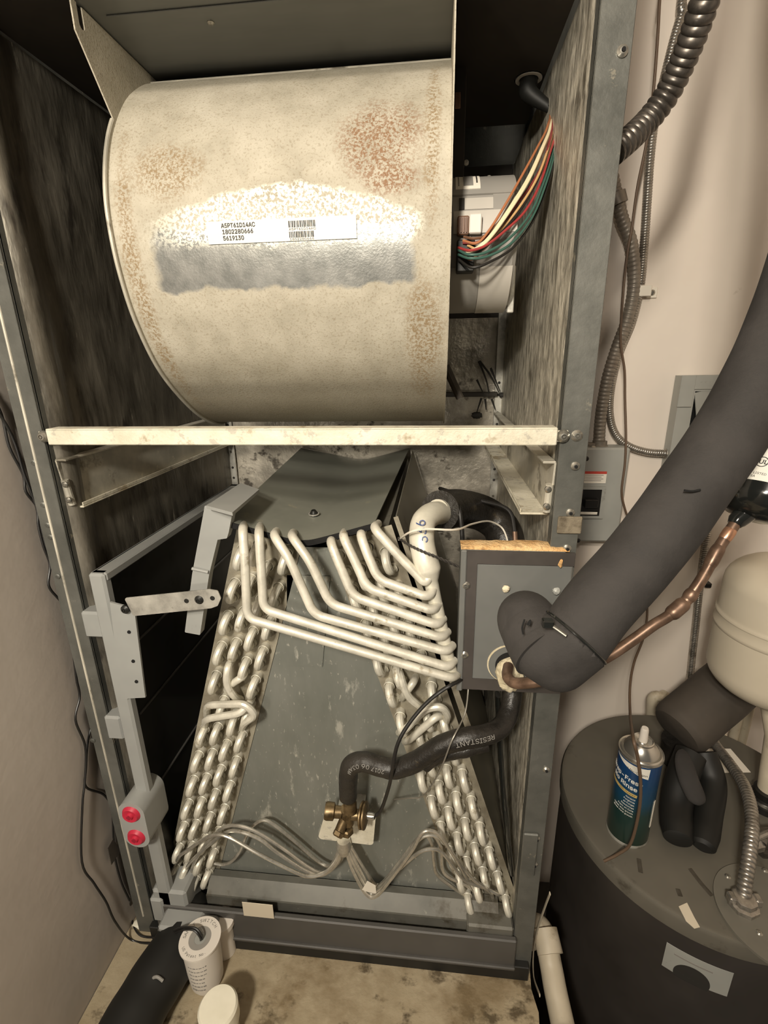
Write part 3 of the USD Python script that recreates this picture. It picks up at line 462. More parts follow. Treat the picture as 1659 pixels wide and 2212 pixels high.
# ---------------------------------------------------------------- insulated lines inside
I1 = thing('inner_suction_line', 'short black insulated suction pipe bending down behind the cover panel', 'pipe', (.23, .14, .70))
part(I1, 'foam_sleeve', tube(cr(pts([(950, 1104, .075), (990, 1098, .13), (1040, 1108, .17), (1078, 1135, .17), (1092, 1175, .15), (1095, 1260, .13)]), 9), .027, 24), 'wet_foam')
part(I1, 'pipe_stub', tube(pts([(945, 1104, .07), (962, 1103, .09)]), .0155, 20), 'header_tube')
li = thing('inner_liquid_line', 'black rubber insulated liquid line curving from the valve across the right coil', 'pipe', (.05, 0, .3))
lp = cr(pts([(752, 1722, -.018), (752, 1690, -.018), (757, 1655, -.019), (785, 1645, -.022), (820, 1655, -.024), (855, 1660, -.026), (900, 1644, -.028), (950, 1612, -.030), (1000, 1596, -.030), (1045, 1588, -.024), (1080, 1572, -.010), (1100, 1535, .010), (1108, 1480, .030), (1110, 1420, .045)]), 10)
lr = .0128*(1+.10*(meshkit.noise(lp*60)-.5)+.05*(meshkit.noise(lp*190)-.5))
LI = part(li, 'foam_sleeve', tube(lp, lr, 22), 'wet_foam')
lcum = np.r_[0, np.cumsum(np.linalg.norm(np.diff(lp, axis=0), axis=1))]
def on_line(s0, off):
    T_ = np.gradient(lp, axis=0); T_ /= np.linalg.norm(T_, axis=1, keepdims=True)
    def fn(u, v):
        s = s0-u; p = np.stack([np.interp(s, lcum, lp[:, k]) for k in range(3)], 1); t = np.stack([np.interp(s, lcum, T_[:, k]) for k in range(3)], 1); t /= np.linalg.norm(t, axis=1, keepdims=True)
        n0 = CAM-p; n0 -= t*(n0*t).sum(1, keepdims=True); n0 /= np.linalg.norm(n0, axis=1, keepdims=True); b = np.cross(t, n0); th = (v/.0128+off)[:, None]; n = n0*np.cos(th)+b*np.sin(th); return p+n*np.interp(s, lcum, lr*1.004)[:, None], n
    return fn
for s_str, px_, o_, h_ in (('2017 06 03AM', (836, 1650), .25, .0062), ('RESISTANT', (1062, 1580), .2, .0066)):
    s0 = lcum[np.argmin(np.linalg.norm(lp-at(*px_, y=-.025), axis=1))]
    part(LI, 'print', wrap(text(s_str, h_*.86, dens=.004), on_line(s0, o_)), 'print_grey', 'faded printing')
sl = thing('slit_foam_end', 'ragged black foam flap wrapped on the liquid line over the right coil', 'foam', at(975, 1605, y=-.03))
q = cr(pts([(918, 1650, -.026), (960, 1628, -.030), (1010, 1618, -.029), (1050, 1605, -.022)]), 8); part(sl, 'flap', tube(q, .0095*(1+.3*(meshkit.noise(q*150)-.5)), 14), 'wet_foam')
bl = thing('bulb_capillary', 'thin black capillary looping from the brass valve up behind the cover panel', 'capillary', at(815, 1760, y=-.02))
part(bl, 'tube', tube(cr(pts([(812, 1762, -.022), (824, 1748, -.022), (840, 1700, -.030), (848, 1660, -.046), (858, 1610, -.046), (880, 1568, -.040), (915, 1525, -.034), (950, 1495, -.030), (985, 1474, -.02), (1020, 1455, .03)]), 9), .0024, 9), 'black_wire')
w1 = thing('sensor_wire', 'thin pale wire hanging from the cover panel down past the right coil', 'wire', at(1010, 1480, y=-.004))
part(w1, 'strand', tube(cr(pts([(1010, 1470, .004), (1011, 1495, -.006), (1003, 1545, -.02), (976, 1600, -.046), (950, 1665, -.044), (915, 1718, -.010), (880, 1724, .0), (850, 1727, .02)]), 8), .0010, 6), 'steel_wire')
w2 = thing('white_sensor_wire', 'white sensor wire arching over the suction header to the cover panel', 'wire', at(1040, 1130, y=.05))
part(w2, 'strand', tube(cr(pts([(862, 1166, .03), (885, 1150, -.01), (920, 1143, -.012), (985, 1144, .0), (1020, 1132, .05), (1055, 1126, .10), (1082, 1138, .12), (1094, 1160, .11), (1100, 1192, .09)]), 9), .0013, 7), 'white_wire')
w3 = thing('twisted_dark_wire', 'dark twisted wire pair crossing the suction header to the cover panel', 'wire', at(930, 1195, y=0))
q = cr(pts([(860, 1162, .03), (885, 1178, -.006), (915, 1192, -.018), (950, 1206, -.012), (990, 1224, .0)]), 14); t_ = np.arange(len(q))[:, None]*.9
for ph in (0, np.pi): part(w3, 'strand', tube(q+.0011*np.c_[0*t_, np.cos(t_+ph), np.sin(t_+ph)], .0009, 6), 'dark_twist')
w4 = thing('bulb_line_loop', 'black bulb line loop with copper end behind the cover panel', 'capillary', at(1110, 1160, y=.1))
part(w4, 'tube', tube(cr(pts([(950, 1055, .20), (985, 1066, .16), (1040, 1082, .14), (1085, 1094, .12), (1105, 1112, .11), (1112, 1150, .10)]), 8), .0028, 9), 'black_wire'); part(w4, 'copper_end', tube(pts([(1112, 1148, .10), (1114, 1200, .09)]), .0036, 10), 'copper', 'copper tube end')
part(w4, 'tube', tube(cr(pts([(955, 1058, .16), (978, 1068, .10), (992, 1100, .07), (998, 1150, .06), (1000, 1200, .055)]), 8), .0030, 9), 'black_wire')
# ---------------------------------------------------------------- expansion valve
vc = at(748, 1768, y=-.016)
V = thing('expansion_valve', 'brass expansion valve on a pale bracket plate in the middle of the coil', 'valve', vc)
bp = [at(*q, y=.010) for q in ((703, 1755), (812, 1760), (806, 1826), (686, 1812))]
part(V, 'bracket_plate', ext(Polygon([(q[0], q[2]) for q in bp]).buffer(-.006).buffer(.006).difference(Point(at(747, 1812, y=.010)[[0, 2]]).buffer(.008)), .0016, (0, .0116, 0), **XZ), 'dusty_bar')
part(V, 'bracket_stem', bx(vc[0]-.02, vc[0]+.02, .0116, .045, vc[2]-.02, vc[2]-.017), 'galvanised')
def vpart(p, n, m, mat, *k):
    m = tm(m).copy(); m.vertices = vc+np.array([.002, 0, .006])+(m.vertices-vc)*.80; return part(p, n, m, mat, *k)
def vax(px, py, y): return at(px, py, y=y)
vpart(V, 'inlet_nut', cat_([lathe([(0, -.013), (.0118, -.013), (.0118, .004), (.0105, .006), (.0105, .010), (0, .010)], 20, vax(755, 1740, -.018), (0, 0, 1))]), 'brass')
vpart(V, 'body', tm(m3.Manifold.hull_points(np.vstack([vc+np.array([.012*np.cos(a_), .012*np.sin(a_), z_]) for a_ in np.arange(12)*np.pi/6 for z_ in (-.016, .016)]))), 'brass')
vpart(V, 'body_boss', cat_([rod(vc+[0, 0, .002], vc+[.022, 0, .003], .0095), rod(vc+[-.004, 0, -.004], vc+[-.012, -.020, -.016], .0088), lathe([(0, 0), (.0096, 0), (.0096, .006), (.007, .008), (0, .008)], 6, vc+[-.012, -.020, -.016], (-.35, -.75, -.55))]), 'brass')
ca = vc+np.array([-.010, 0, .006]); vpart(V, 'adjusting_cap', lathe([(0, 0), (.010, 0), (.0105, .012), (.0145, .014), (.0150, .026), (.0135, .030), (0, .030)], 28, ca, (-.98, -.08, .12)), 'brass')
pc = vc+np.array([.020, 0, .004]); vpart(V, 'power_head', lathe([(0, 0), (.010, 0), (.018, .003), (.0225, .005), (.0225, .0075), (.019, .009), (.0225, .0105), (.0225, .013), (.0165, .015), (.006, .017), (0, .017)], 32, pc, (.985, -.12, .06)), 'brass')
vpart(V, 'outlet_nut', lathe([(0, 0), (.0125, 0), (.0125, .012), (.0095, .014), (0, .014)], 6, vc+[-.002, -.004, -.034], (0, -.15, 1)), 'brass')
vpart(V, 'clear_cap', lathe([(.0035, 0), (.0062, 0), (.0062, .012), (.0045, .016), (.0035, .016)], 18, pc+[.014, -.002, .002], (.95, -.2, .1)), 'chrome')
dc = at(743, 1830, y=.004)
part(V, 'distributor', lathe([(0, -.008), (.010, -.008), (.012, .004), (.010, .016), (0, .016)], 24, dc, (0, 0, 1)), 'silver_tube')
dd = [(738, 1826, -.002)]
for l in ([(736, 1832, 0), (724, 1862, -.004), (700, 1886, -.008), (668, 1893, -.012), (638, 1884, -.016), (560, 1845, -.016), (500, 1811, -.012), (470, 1803, -.010), (445, 1810, -.006), (412, 1832, .002), (385, 1852, .010), (372, 1880, .036)],
          [(738, 1832, 0), (727, 1864, -.002), (698, 1889, -.004), (662, 1882, -.008), (600, 1842, -.010), (560, 1812, -.010), (512, 1795, -.008), (485, 1800, -.004), (450, 1826, .004), (412, 1862, .012), (396, 1888, .036)],
          [(740, 1833, 0), (729, 1864, 0), (702, 1886, 0), (668, 1874, -.002), (610, 1832, -.004), (552, 1796, -.004), (505, 1783, -.002), (472, 1795, .002), (440, 1830, .010), (418, 1868, .016), (412, 1896, .036)],
          [(734, 1832, .002), (715, 1868, .010), (690, 1862, .016), (640, 1820, .018), (600, 1787, .018), (575, 1772, .018), (555, 1777, .018), (535, 1800, .020), (519, 1838, .022), (500, 1861, .022), (480, 1868, .022), (455, 1866, .022), (447, 1896, .036)],
          [(746, 1833, 0), (762, 1880, -.004), (790, 1930, -.010), (812, 1936, -.012), (840, 1905, -.012), (890, 1838, -.012), (908, 1804, -.010), (925, 1794, -.008), (948, 1804, -.006), (980, 1848, -.002), (1005, 1892, .004), (1030, 1938, .036)],
          [(750, 1832, 0), (773, 1885, -.002), (800, 1928, -.006), (830, 1912, -.008), (870, 1862, -.008), (904, 1815, -.006), (930, 1804, -.004), (955, 1815, -.002), (988, 1858, .002), (1020, 1898, .008), (1058, 1926, .012), (1066, 1945, .036)],
          [(753, 1831, .002), (782, 1888, 0), (805, 1922, -.002), (850, 1888, -.004), (900, 1845, -.004), (930, 1834, -.002), (955, 1842, 0), (985, 1880, .004), (1008, 1904, .008), (1048, 1918, .012), (1078, 1932, .014), (1086, 1925, .036)],
          [(756, 1830, .004), (788, 1880, .006), (815, 1915, .008), (855, 1876, .010), (895, 1822, .012), (915, 1800, .012), (932, 1822, .014), (937, 1860, .016), (945, 1890, .016), (980, 1918, .018), (1010, 1938, .036)],
          [(758, 1829, .004), (792, 1885, .006), (818, 1912, .010), (858, 1868, .012), (900, 1814, .014), (930, 1800, .014), (952, 1830, .016), (955, 1875, .018), (970, 1895, .018), (1012, 1915, .02), (1044, 1940, .036)],
          [(741, 1834, .004), (738, 1856, .010), (720, 1872, .016), (712, 1868, .022)]):
    part(V, 'distributor_tube', tube(cr(pts(l), 7), .0026, 9), 'silver_tube')
part(V, 'tag', ext(Polygon([(0, 0), (.010, .030), (.022, .018), (.022, -.006)]), .0006, tuple(at(787, 1918, y=-.010)-np.array([.004, 0, .005])), (1, 0, 0), (0, -.2, .98)), 'paper', 'small paper tag on the tubes')
# ---------------------------------------------------------------- drain pan with its side tray
D = thing('drain_pan', 'grey plastic drain pan with upright black side tray beside the left coil slab', 'drain pan', (-.2, .2, .01))
xo0, xo1, ztop = -.271, -.232, .657
part(D, 'side_tray', cat_([bx(xo0, xo0+.004, .0, .44, .05, ztop, .001), bx(xo0+.003, xo0+.0065, .012, .437, .06, ztop-.014, .001)]), 'black_plastic', 'black inside of the tray')
part(D, 'tray_rim', cat_([bx(xo0-.002, xo0+.020, -.010, .005, .05, ztop, .003), bx(xo0-.002, xo0+.021, -.006, .45, ztop-.012, ztop, .002), bx(xo0-.002, xo0+.016, .436, .45, .05, ztop, .002)]), 'grey_plastic')
pl = [at(*q, y=-.011) for q in ((238, 1312), (291, 1312), (313, 1505), (285, 1512), (262, 1512))]
part(D, 'corner_plate', ext(Polygon([(q[0], q[2]) for q in [at(*q, y=-.012) for q in ((236, 1302), (289, 1316), (313, 1508), (276, 1510), (273, 1512), (262, 1512))]]), .003, (0, -.008, 0), **XZ), 'grey_plastic')
for q in ((279, 1365), (288, 1428), (295, 1472)): part(D, 'peg_hole', lathe([(0, .0012), (.0022, .0012), (.0024, 0), (0, 0)], 12, at(*q, y=-.0112), (0, -1, 0)), 'void_black')
for (q0, q1) in (((183, 1316), (222, 1372)), ((232, 1540), (262, 1590))):
    a, b = at(*q0, y=.002), at(*q1, y=.002); part(D, 'tray_lug', bx(a[0]-.002, b[0]+.010, -.006, .03, b[2], a[2], .003), 'grey_plastic')
for q in ((290, 1560), (320, 1732), (262, 1420)):
    r_ = at(*q, x=xo0+.009); part(D, 'tray_rib', tube(np.array([[xo0+.0072, .02, r_[2]], [xo0+.0072, .432, r_[2]]]), .0020, 8), 'front_rail_paint', 'pale horizontal rib')
st = [at(*q, y=-.015) for q in ((268, 1292), (452, 1273), (470, 1276), (477, 1293), (470, 1309), (456, 1314), (288, 1331))]
part(D, 'strap', ext(Polygon([(q[0], q[2]) for q in st]).buffer(-.003).buffer(.003), .0014, (0, -.0136, 0), **XZ), 'galvanised', 'spangled galvanised strap')
for q, r_ in (((270, 1317), .0058), ((430, 1296), .0058), ((403, 1298), .003), ((459, 1292), .003)):
    part(D, 'strap_screw', screw(at(*q, y=-.0152), (0, -1, 0), r_*.8, .003) if r_ > .004 else lathe([(0, .0006), (r_, .0006), (r_, 0), (0, 0)], 14, at(*q, y=-.0150), (0, -1, 0)), 'screw_black')
# inner rim of the tray leaning along the coil slab
rp = [at(*q, y=.006) for q in ((442, 1092), (502, 1108), (494, 1150), (490, 1163), (470, 1166), (452, 1240), (432, 1372), (399, 1366), (415, 1240), (440, 1105))]
part(D, 'inner_rim', ext(Polygon([(q[0], q[2]) for q in rp]).buffer(-.0015).buffer(.0015), .012, (0, .018, 0), **XZ), 'grey_plastic')
ra, rb = at(470, 1090, y=.006), at(500, 1105, y=.006); zc = ra[2]+.002
part(D, 'inner_rim', ext(Polygon([(q[0], q[1]) for q in [at(*q, z=zc) for q in ((446, 1092), (502, 1107), (560, 1057), (520, 1043))]]), .004, (0, 0, zc-.004), (1, 0, 0), (0, 1, 0)), 'grey_plastic')
part(D, 'rim_rib', tube(pts([(415, 1228, .004), (450, 1236, .004)]), .0022, 8), 'grey_plastic')
# pan proper
zb_ = .004
part(D, 'front_rail', cat_([bx(-.283, .300, -.012, -.003, .010, .066, .002), bx(-.283, .300, -.016, -.006, .006, .012, .0015)]), 'front_rail_paint')
part(D, 'pan_floor', bx(-.280, .296, -.003, .44, .010, .022), 'pan_inside')
part(D, 'inner_lip', ext(Polygon([(.006, .022), (.006, .072), (.0085, .072), (.026, .090), (.037, .090), (.037, .0865), (.028, .0865), (.010, .068), (.010, .022)]), .475, (-.200, 0, 0), **YZ), 'pan_inside')
part(D, 'end_block', cat_([bx(-.283, -.225, -.010, .036, .02, .096, .004), bx(-.287, -.265, -.014, .004, .03, .080, .003)]), 'grey_plastic'); part(D, 'end_block', bx(.225, .296, -.004, .036, .02, .080, .003), 'pan_inside')
part(D, 'drain_boss', cat_([bx(-.262, -.195, -.040, -.008, .006, .060, .004), bx(-.220, -.170, -.036, -.008, .010, .058, .006)]), 'grey_plastic')
part(D, 'rating_sticker', bx(at(525, 1965, y=-.0125)[0], at(590, 1965, y=-.0125)[0], -.0128, -.012, at(560, 1981, y=-.0125)[2], at(560, 1952, y=-.0125)[2], .0002), 'tank_paint', 'worn blank sticker')
DF = part(D, 'drain_outlet', tm(m3.Manifold.hull_points(np.vstack([np.array([-.266+.020*np.cos(a_), y_, zc_+.020*np.sin(a_)]) for a_ in np.arange(20)*np.pi/10 for y_ in (-.034, .02) for zc_ in (.242, .288)]))), 'grey_plastic', 'oval drain outlet housing')
for zc_ in (.287, .243):
    part(DF, 'red_plug', lathe([(0, .006), (.0045, .006), (.0055, .003), (.011, .004), (.0135, .0005), (.0140, -.001), (.016, -.003), (0, -.003)], 32, (-.266, -.0345, zc_), (0, -1, 0)), 'red_plug', 'bright red plug'); part(DF, 'plug_socket', lathe([(0, .0066), (.0042, .0066), (.0042, .004), (0, .004)], 4, (-.266, -.0345, zc_), (0, -1, 0)), 'red_plug_dark')
gl = thing('black_liner_strip', 'glossy wet black plastic strip against the right lower cabinet wall', 'strip', (.285, .1, .3))
gp = pts([(1075, 1500, .10), (1078, 1560, .09), (1082, 1640, .07), (1088, 1720, .05), (1096, 1800, .035), (1104, 1880, .025)]); part(gl, 'strip', tube(cr(gp, 8), .012*(1+.3*(meshkit.noise(cr(gp, 8)*60)-.5)), 12, flat=.35), 'black_gloss')
# ---------------------------------------------------------------- line cover panel
PL = thing('line_cover_panel', 'dark framed grey cover panel at the right where the refrigerant lines enter', 'panel', (.26, -.003, .51))
px0, px1, pz0, pz1 = .1965, .3235, .512, .700
part(PL, 'frame', ext(sbox(px0+.007, pz0, px1, pz1).difference(sbox(px0+.019, pz0+.016, px1+.01, pz1-.016)), .003, (0, -.005, 0), **XZ), 'panel_frame')
part(PL, 'edge_flange', cat_([bx(px0, px0+.007, -.010, .020, pz0-.002, pz1+.001, .0012), bx(px0, px1-.01, -.006, .020, pz1-.0005, pz1+.0015, .0006)]), 'panel_paint')
part(PL, 'inner_panel', tm(cbox(((px0+.017+px1)/2, -.0045, (pz0+pz1)/2-.001), (px1-px0-.017, .004, pz1-pz0-.030), .0018)), 'panel_paint')
part(PL, 'return_flange', bx(px0, px1-.02, -.006, .03, pz0-.0015, pz0, .0006), 'panel_frame')
fb = np.linspace(px0, px1-.006, 60); zz = pz1+.0015+.007*meshkit.fbm(np.c_[fb*40, fb*0, fb*0], 4, 3)
g0 = np.stack([np.stack([fb, np.full(60, y), zz*0+pz1+.001+(zz-pz1-.001)*k], 1) for y, k in ((-.006, .25), (-.004, .9), (.004, 1.1), (.014, 1.0), (.022, .3))]); part(PL, 'fibreglass_edge', sheet(g0, np.stack([np.stack([fb, np.full(60, y), np.full(60, pz1+.0008)], 1) for y in (-.006, -.004, .004, .014, .022)])), 'fibreglass', 'torn orange fibreglass edge')
part(PL, 'fibreglass_edge', hull([at(1205, 1212, y=-.006)+np.array(q) for q in rng.normal(0, .003, (14, 3))]), 'fibreglass')
for q in ((1006, 1265), (1003, 1415)): part(PL, 'screw', screw(at(*q, y=-.0085), (0, -1, 0), .0042, .0025), 'screw_steel')
hc = at(1103, 1447, y=-.007); part(PL, 'putty_stain', ext(Point(hc[0]-.002, hc[2]+.008).buffer(.027).difference(Point(hc[0]-.001, hc[2]+.007).buffer(.0262)), .0006, (0, -.0065, 0), **XZ), 'putty')
part(PL, 'line_hole', lathe([(0, .0012), (.019, .0012), (.019, 0), (0, 0)], 32, hc+[0, .0008, .006], (0, -1, 0)), 'void_black')
pu = trimesh.creation.icosphere(4, 1.0); pu.vertices *= (1+.5*(meshkit.fbm(pu.vertices*2.2, 4, 2)-.5))[:, None]*np.array([.0165, .013, .024]); pu.apply_translation(hc+[-.001, -.002, -.004]); part(PL, 'putty', pu, 'putty', 'lumpy cream sealing putty')
for q in ((1093, 1272), (1202, 1277)): 
    bl_ = trimesh.creation.icosphere(3, 1.0); bl_.vertices *= (1+.5*(meshkit.fbm(bl_.vertices*2.5+q[0], 3, 2)-.5))[:, None]*np.array([.0045, .003, .0045]); bl_.apply_translation(at(*q, y=-.009)); part(PL, 'sealant_blob', bl_, 'putty' if q[0] < 1100 else 'box_paint')
# ---------------------------------------------------------------- black insulated suction hose
HS = thing('insulated_suction_hose', 'thick charcoal foam insulated hose sweeping from the cover panel to the upper right', 'hose', at(1140, 1330, y=-.006))
P0, Pm = at(1140, 1335, y=-.004), at(1137, 1338, d=.475)
Pc = at(1207, 1418, d=.435)
hl = [at(q[0], q[1], d=.425+.0*i) for i, q in enumerate([(1235, 1368), (1293, 1306), (1370, 1220), (1440, 1132), (1498, 1049), (1568, 949), (1632, 838), (1690, 715), (1745, 560), (1785, 400), (1810, 230)])]
R0 = .0302
hl += [hl[-1]+np.array([.004, .03, .16]), hl[-1]+np.array([.006, .10, .40]), np.array([hl[-1][0]+.006, hl[-1][1]+.14, 2.299])]
q0 = cr(np.array([P0, Pm, at(1150, 1362, d=.452), at(1168, 1392, d=.440), at(1180, 1408, d=.434)]), 8); part(HS, 'elbow_sleeve', tube(q0, R0*np.r_[np.full(10, .92), np.linspace(.92, 1.04, len(q0)-10)], 40), 'foam_insulation')
c1, c2 = at(1172, 1385, d=.436), at(1238, 1400, d=.428)
def ballcut(c, r, n=400):
    i = np.arange(n)+.5; ph = np.arccos(1-2*i/n); th = np.pi*(1+5**.5)*i; return c+r*np.c_[np.cos(th)*np.sin(ph), np.sin(th)*np.sin(ph), np.cos(ph)]
u_h = (hl[1]-hl[0])/np.linalg.norm(hl[1]-hl[0]); disc = np.cross(u_h, (CAM-hl[0])); disc /= np.linalg.norm(disc); d2 = np.cross(u_h, disc); mc = at(1240, 1378, d=.427)
an = np.arange(40)/40*2*np.pi; ring = mc+R0*1.05*(disc*np.cos(an)[:, None]+d2*np.sin(an)[:, None])
e1 = np.vstack([ring, ballcut(at(1178, 1402, d=.438), R0*1.0), ballcut(at(1203, 1422, d=.440), R0*.96), ring-u_h*.004])
MB_ = tm(hull(e1).refine_to_length(.006)); MB_ = trimesh.smoothing.filter_taubin(MB_, iterations=6); part(HS, 'mitre_elbow', MB_, 'foam_insulation')
q1 = resample(cr(np.array([mc-u_h*.0]+hl[1:]), 10), .006)[0]; part(HS, 'long_sleeve', tube(q1, R0*(1+.02*(meshkit.noise(q1*30)-.5)), 48), 'foam_insulation')
tn = np.linspace(.0, 2*np.pi, 60); tr = mc+u_h*.001+(R0*1.035)*(disc*np.cos(tn)[:, None]+d2*np.sin(tn)[:, None]); part(HS, 'seam_tie', tube(tr, .0013, 8), 'black_gloss', 'black cable tie at the mitre seam')
tb = at(1183, 1346, d=.398); part(HS, 'tie_head', cbox(tb, (.009, .007, .007), .001), 'black_gloss'); part(HS, 'tie_tail', tube(cr(np.array([tb, at(1200, 1356, d=.396), at(1224, 1373, d=.392)]), 5), .0022, 8, flat=.5), 'screw_steel', 'pale tail of the cable tie')
for l in ([(1133, 1338), (1128, 1356), (1130, 1370)], [(1138, 1350), (1146, 1340), (1143, 1352)]): part(HS, 'slit', tube(cr(np.array([at(*q, d=.4105) for q in l]), 5), .0008, 6), 'void_black')
part(HS, 'scuff', tube(cr(np.array([at(*q, d=.3935) for q in ((1478, 1059), (1495, 1061), (1513, 1058))]), 5), .0009, 6), 'void_black')
# ---------------------------------------------------------------- liquid line and filter drier
LQ = thing('copper_liquid_line', 'bare copper liquid line running from the putty hole up to the black drier', 'pipe', at(1095, 1450, y=-.01))
def cpt(l): return np.array([at(a, b, d=c) for a, b, c in l])
la = cr(cpt([(1098, 1440, .575), (1096, 1460, .555), (1108, 1474, .545), (1130, 1476, .535), (1170, 1470, .522), (1230, 1452, .515), (1290, 1432, .51)]), 8); part(LQ, 'elbow', tube(la, .0062, 16), 'copper')
lb = cr(cpt([(1290, 1432, .51), (1330, 1408, .508), (1375, 1377, .506), (1412, 1350, .504), (1445, 1330, .503), (1478, 1302, .502), (1502, 1272, .50), (1525, 1235, .50), (1552, 1185, .50), (1575, 1150, .50), (1590, 1128, .50)]), 8); part(LQ, 'tube', tube(lb, .0056, 16), 'copper')
def along(a, b, r, mat, lab_=None):
    q = lb[int(a*len(lb)):int(b*len(lb))]; w_ = np.minimum(1, np.minimum(np.arange(len(q)), np.arange(len(q))[::-1])/2.); part(LQ, 'coupling', tube(q, .0056+(r-.0056)*w_**.5, 16), mat, lab_)
along(.40, .53, .0076, 'copper'); along(.53, .60, .0068, 'copper'); along(.72, .82, .0068, 'copper'); along(.84, .93, .0062, 'bright_copper', 'bright cleaned copper coupling')
DRa, DRb = at(1600, 1112, d=.50), at(1668, 940, d=.50); dax = (DRb-DRa)/np.linalg.norm(DRb-DRa)
DR = thing('filter_drier', 'glossy black refrigerant filter drier with a white label at the right edge', 'filter drier', DRa)
d0 = DRa-dax*.002; DOF = np.array([.013, 0, -.003])
part(DR, 'shell', lathe([(0, 0), (.014, .0), (.027, .004), (.0355, .012), (.0395, .022), (.0395, .120), (.032, .134), (.010, .144), (0, .144)], 56, d0+DOF, dax), 'black_gloss')
part(DR, 'red_band', lathe([(.039, .088), (.0399, .088), (.0399, .100), (.039, .100)], 56, d0+DOF, dax), 'maroon_wire', 'dark red band')
part(DR, 'stub', tube(np.array([lb[-3], lb[-1]+(lb[-1]-lb[-4])*.3, d0+dax*.008+np.array([.006, 0, -.001])]), np.array([.0066, .0088, .0105]), 18), 'black_gloss')
do_ = d0+DOF+dax*.140; part(DR, 'outlet_tube', tube(cr(np.array([do_, do_+dax*.05, do_+dax*.12+[.01, .02, .05], [do_[0]+.08, do_[1]+.16, 1.5], [do_[0]+.08, do_[1]+.18, 2.298]]), 8), .0056, 14), 'copper', 'bare copper outlet tube')
dc_ = d0+DOF; dn = CAM-dc_; dn -= dax*(dn@dax); dn /= np.linalg.norm(dn); ds = np.cross(dax, dn)
def on_drier(u0, v0, rot=True):
    def fn(u, v):
        aa, t = (u0+v, (v0+u)/.0395); n = dn*np.cos(t)[:, None]-ds*np.sin(t)[:, None]*-1; return dc_+dax*aa[:, None]+n*.0397, n
    return fn
v_, f_ = trimesh.remesh.subdivide_to_size(*(lambda m: (m.vertices, m.faces))(cbox((0, .023, 0), (.10, .046, .0003), .0001)), .004)
DL = part(DR, 'label', wrap(trimesh.Trimesh(v_, f_, process=False), on_drier(.030, -.008)), 'paper_bright', 'white printed label')
ringm = ext(Point(0, 0).buffer(.0052).difference(Point(0, 0).buffer(.0045)), .0004, (0, 0, 0), (1, 0, 0), (0, 1, 0))
prints = [ringm] ; t_ = text('UL', .0042, d=.0004, bold=True); t_.apply_translation((-.0028, -.002, 0)); prints.append(t_)
for k, s_ in enumerate(('US', 'LISTED', 'SA')):
    t_ = text(s_, .0022, d=.0003); t_.apply_translation((-.002-.0012*k, -.0095-.0034*k, 0) if k else (.0062, .003, 0)); prints.append(t_)
for k in range(5): prints.append(cbox((.019+.001*(k % 2), .008-.0045*k, .0002), (.014-.003*(k % 3), .0012, .0003), .0001))
pm = cat_(prints); pm.apply_transform(trimesh.transformations.rotation_matrix(-.05, [0, 0, 1])); v_, f_ = trimesh.remesh.subdivide_to_size(pm.vertices, pm.faces, .005)
part(DL, 'print', wrap(trimesh.Trimesh(v_, f_, process=False), on_drier(.049, -.010)), 'print_black')
# ---------------------------------------------------------------- conduits and boxes on the wall
WY = WALL_Y-.002
F1 = thing('large_flex_conduit', 'thick dark spiral metal conduit arching from above into the cabinet side', 'conduit', (.36, .1, 1.2))
fp = [at(*q) if False else at(q[0], q[1], y=q[2]) for q in [(1560, -140, .045), (1545, -70, .05), (1523, 0, .06), (1500, 70, .075), (1472, 140, .092), (1440, 205, .105), (1400, 260, .108), (1360, 300, .095), (1325, 330, .085)]]
fp = [np.array([fp[0][0]+.02, .30, 2.298]), np.array([fp[0][0]+.03, .25, 1.95]), fp[0]+np.array([.035, .06, .22])]+fp
part(F1, 'armor', conduit(fp, .0135, .0078, .0020, 16), 'dark_conduit')
F2 = thing('thin_flex_conduit', 'thin shiny flexible conduit clamped to the wall and curling into the junction box', 'conduit', at(1395, 632, y=WY))
fp2 = pts([(1478, -40), (1474, 20), (1455, 90), (1435, 170), (1415, 250), (1404, 340), (1398, 430), (1392, 520), (1384, 610), (1366, 690), (1338, 760), (1321, 830), (1317, 890), (1328, 935), (1355, 962), (1395, 976), (1440, 980)], y=WY-.012)
fp2 = np.vstack([[[fp2[0][0]+.01, WY-.012, 2.298], [fp2[0][0]+.008, WY-.012, 1.9]], fp2]); part(F2, 'armor', conduit(fp2, .0082, .0046, .0012, 12), 'conduit_metal'); e_ = fp2[-1]
part(F2, 'connector', lathe([(0, 0), (.011, 0), (.012, .004), (.012, .012), (.0135, .013), (.0135, .018), (.010, .019), (0, .019)], 8, e_-[.004, 0, 0], (1, 0, -.05)), 'conduit_metal')
stc = at(1388, 630, y=WY-.006); ST = thing('conduit_strap', 'pale one hole strap holding the thin conduit to the wall', 'strap', stc)
part(ST, 'saddle', tube(cr(np.array([stc+[-.012, .008, .012*0], stc+[-.010, -.008, 0], stc+[0, -.016, 0], stc+[.010, -.010, 0], stc+[.013, .002, 0]]), 6), .010, 10, flat=.18) if False else cat_([bx(stc[0]-.012, stc[0]+.011, WY-.0225, WY-.0195, stc[2]-.010, stc[2]+.010), bx(stc[0]-.013, stc[0]-.0105, WY-.0215, WY+.001, stc[2]-.010, stc[2]+.010), bx(stc[0]+.009, stc[0]+.0115, WY-.0215, WY, stc[2]-.010, stc[2]+.010), bx(stc[0]+.010, stc[0]+.030, WY-.003, WY+.001, stc[2]-.012, stc[2]+.008)]), 'paper'); part(ST, 'screw', screw((stc[0]+.020, WY-.003, stc[2]-.002), (0, -1, 0), .0045, .003), 'screw_steel')
F3 = thing('painted_flex_conduit', 'wider tan painted flexible conduit running down beside the cabinet to the disconnect box', 'conduit', at(1300, 940, y=WY))
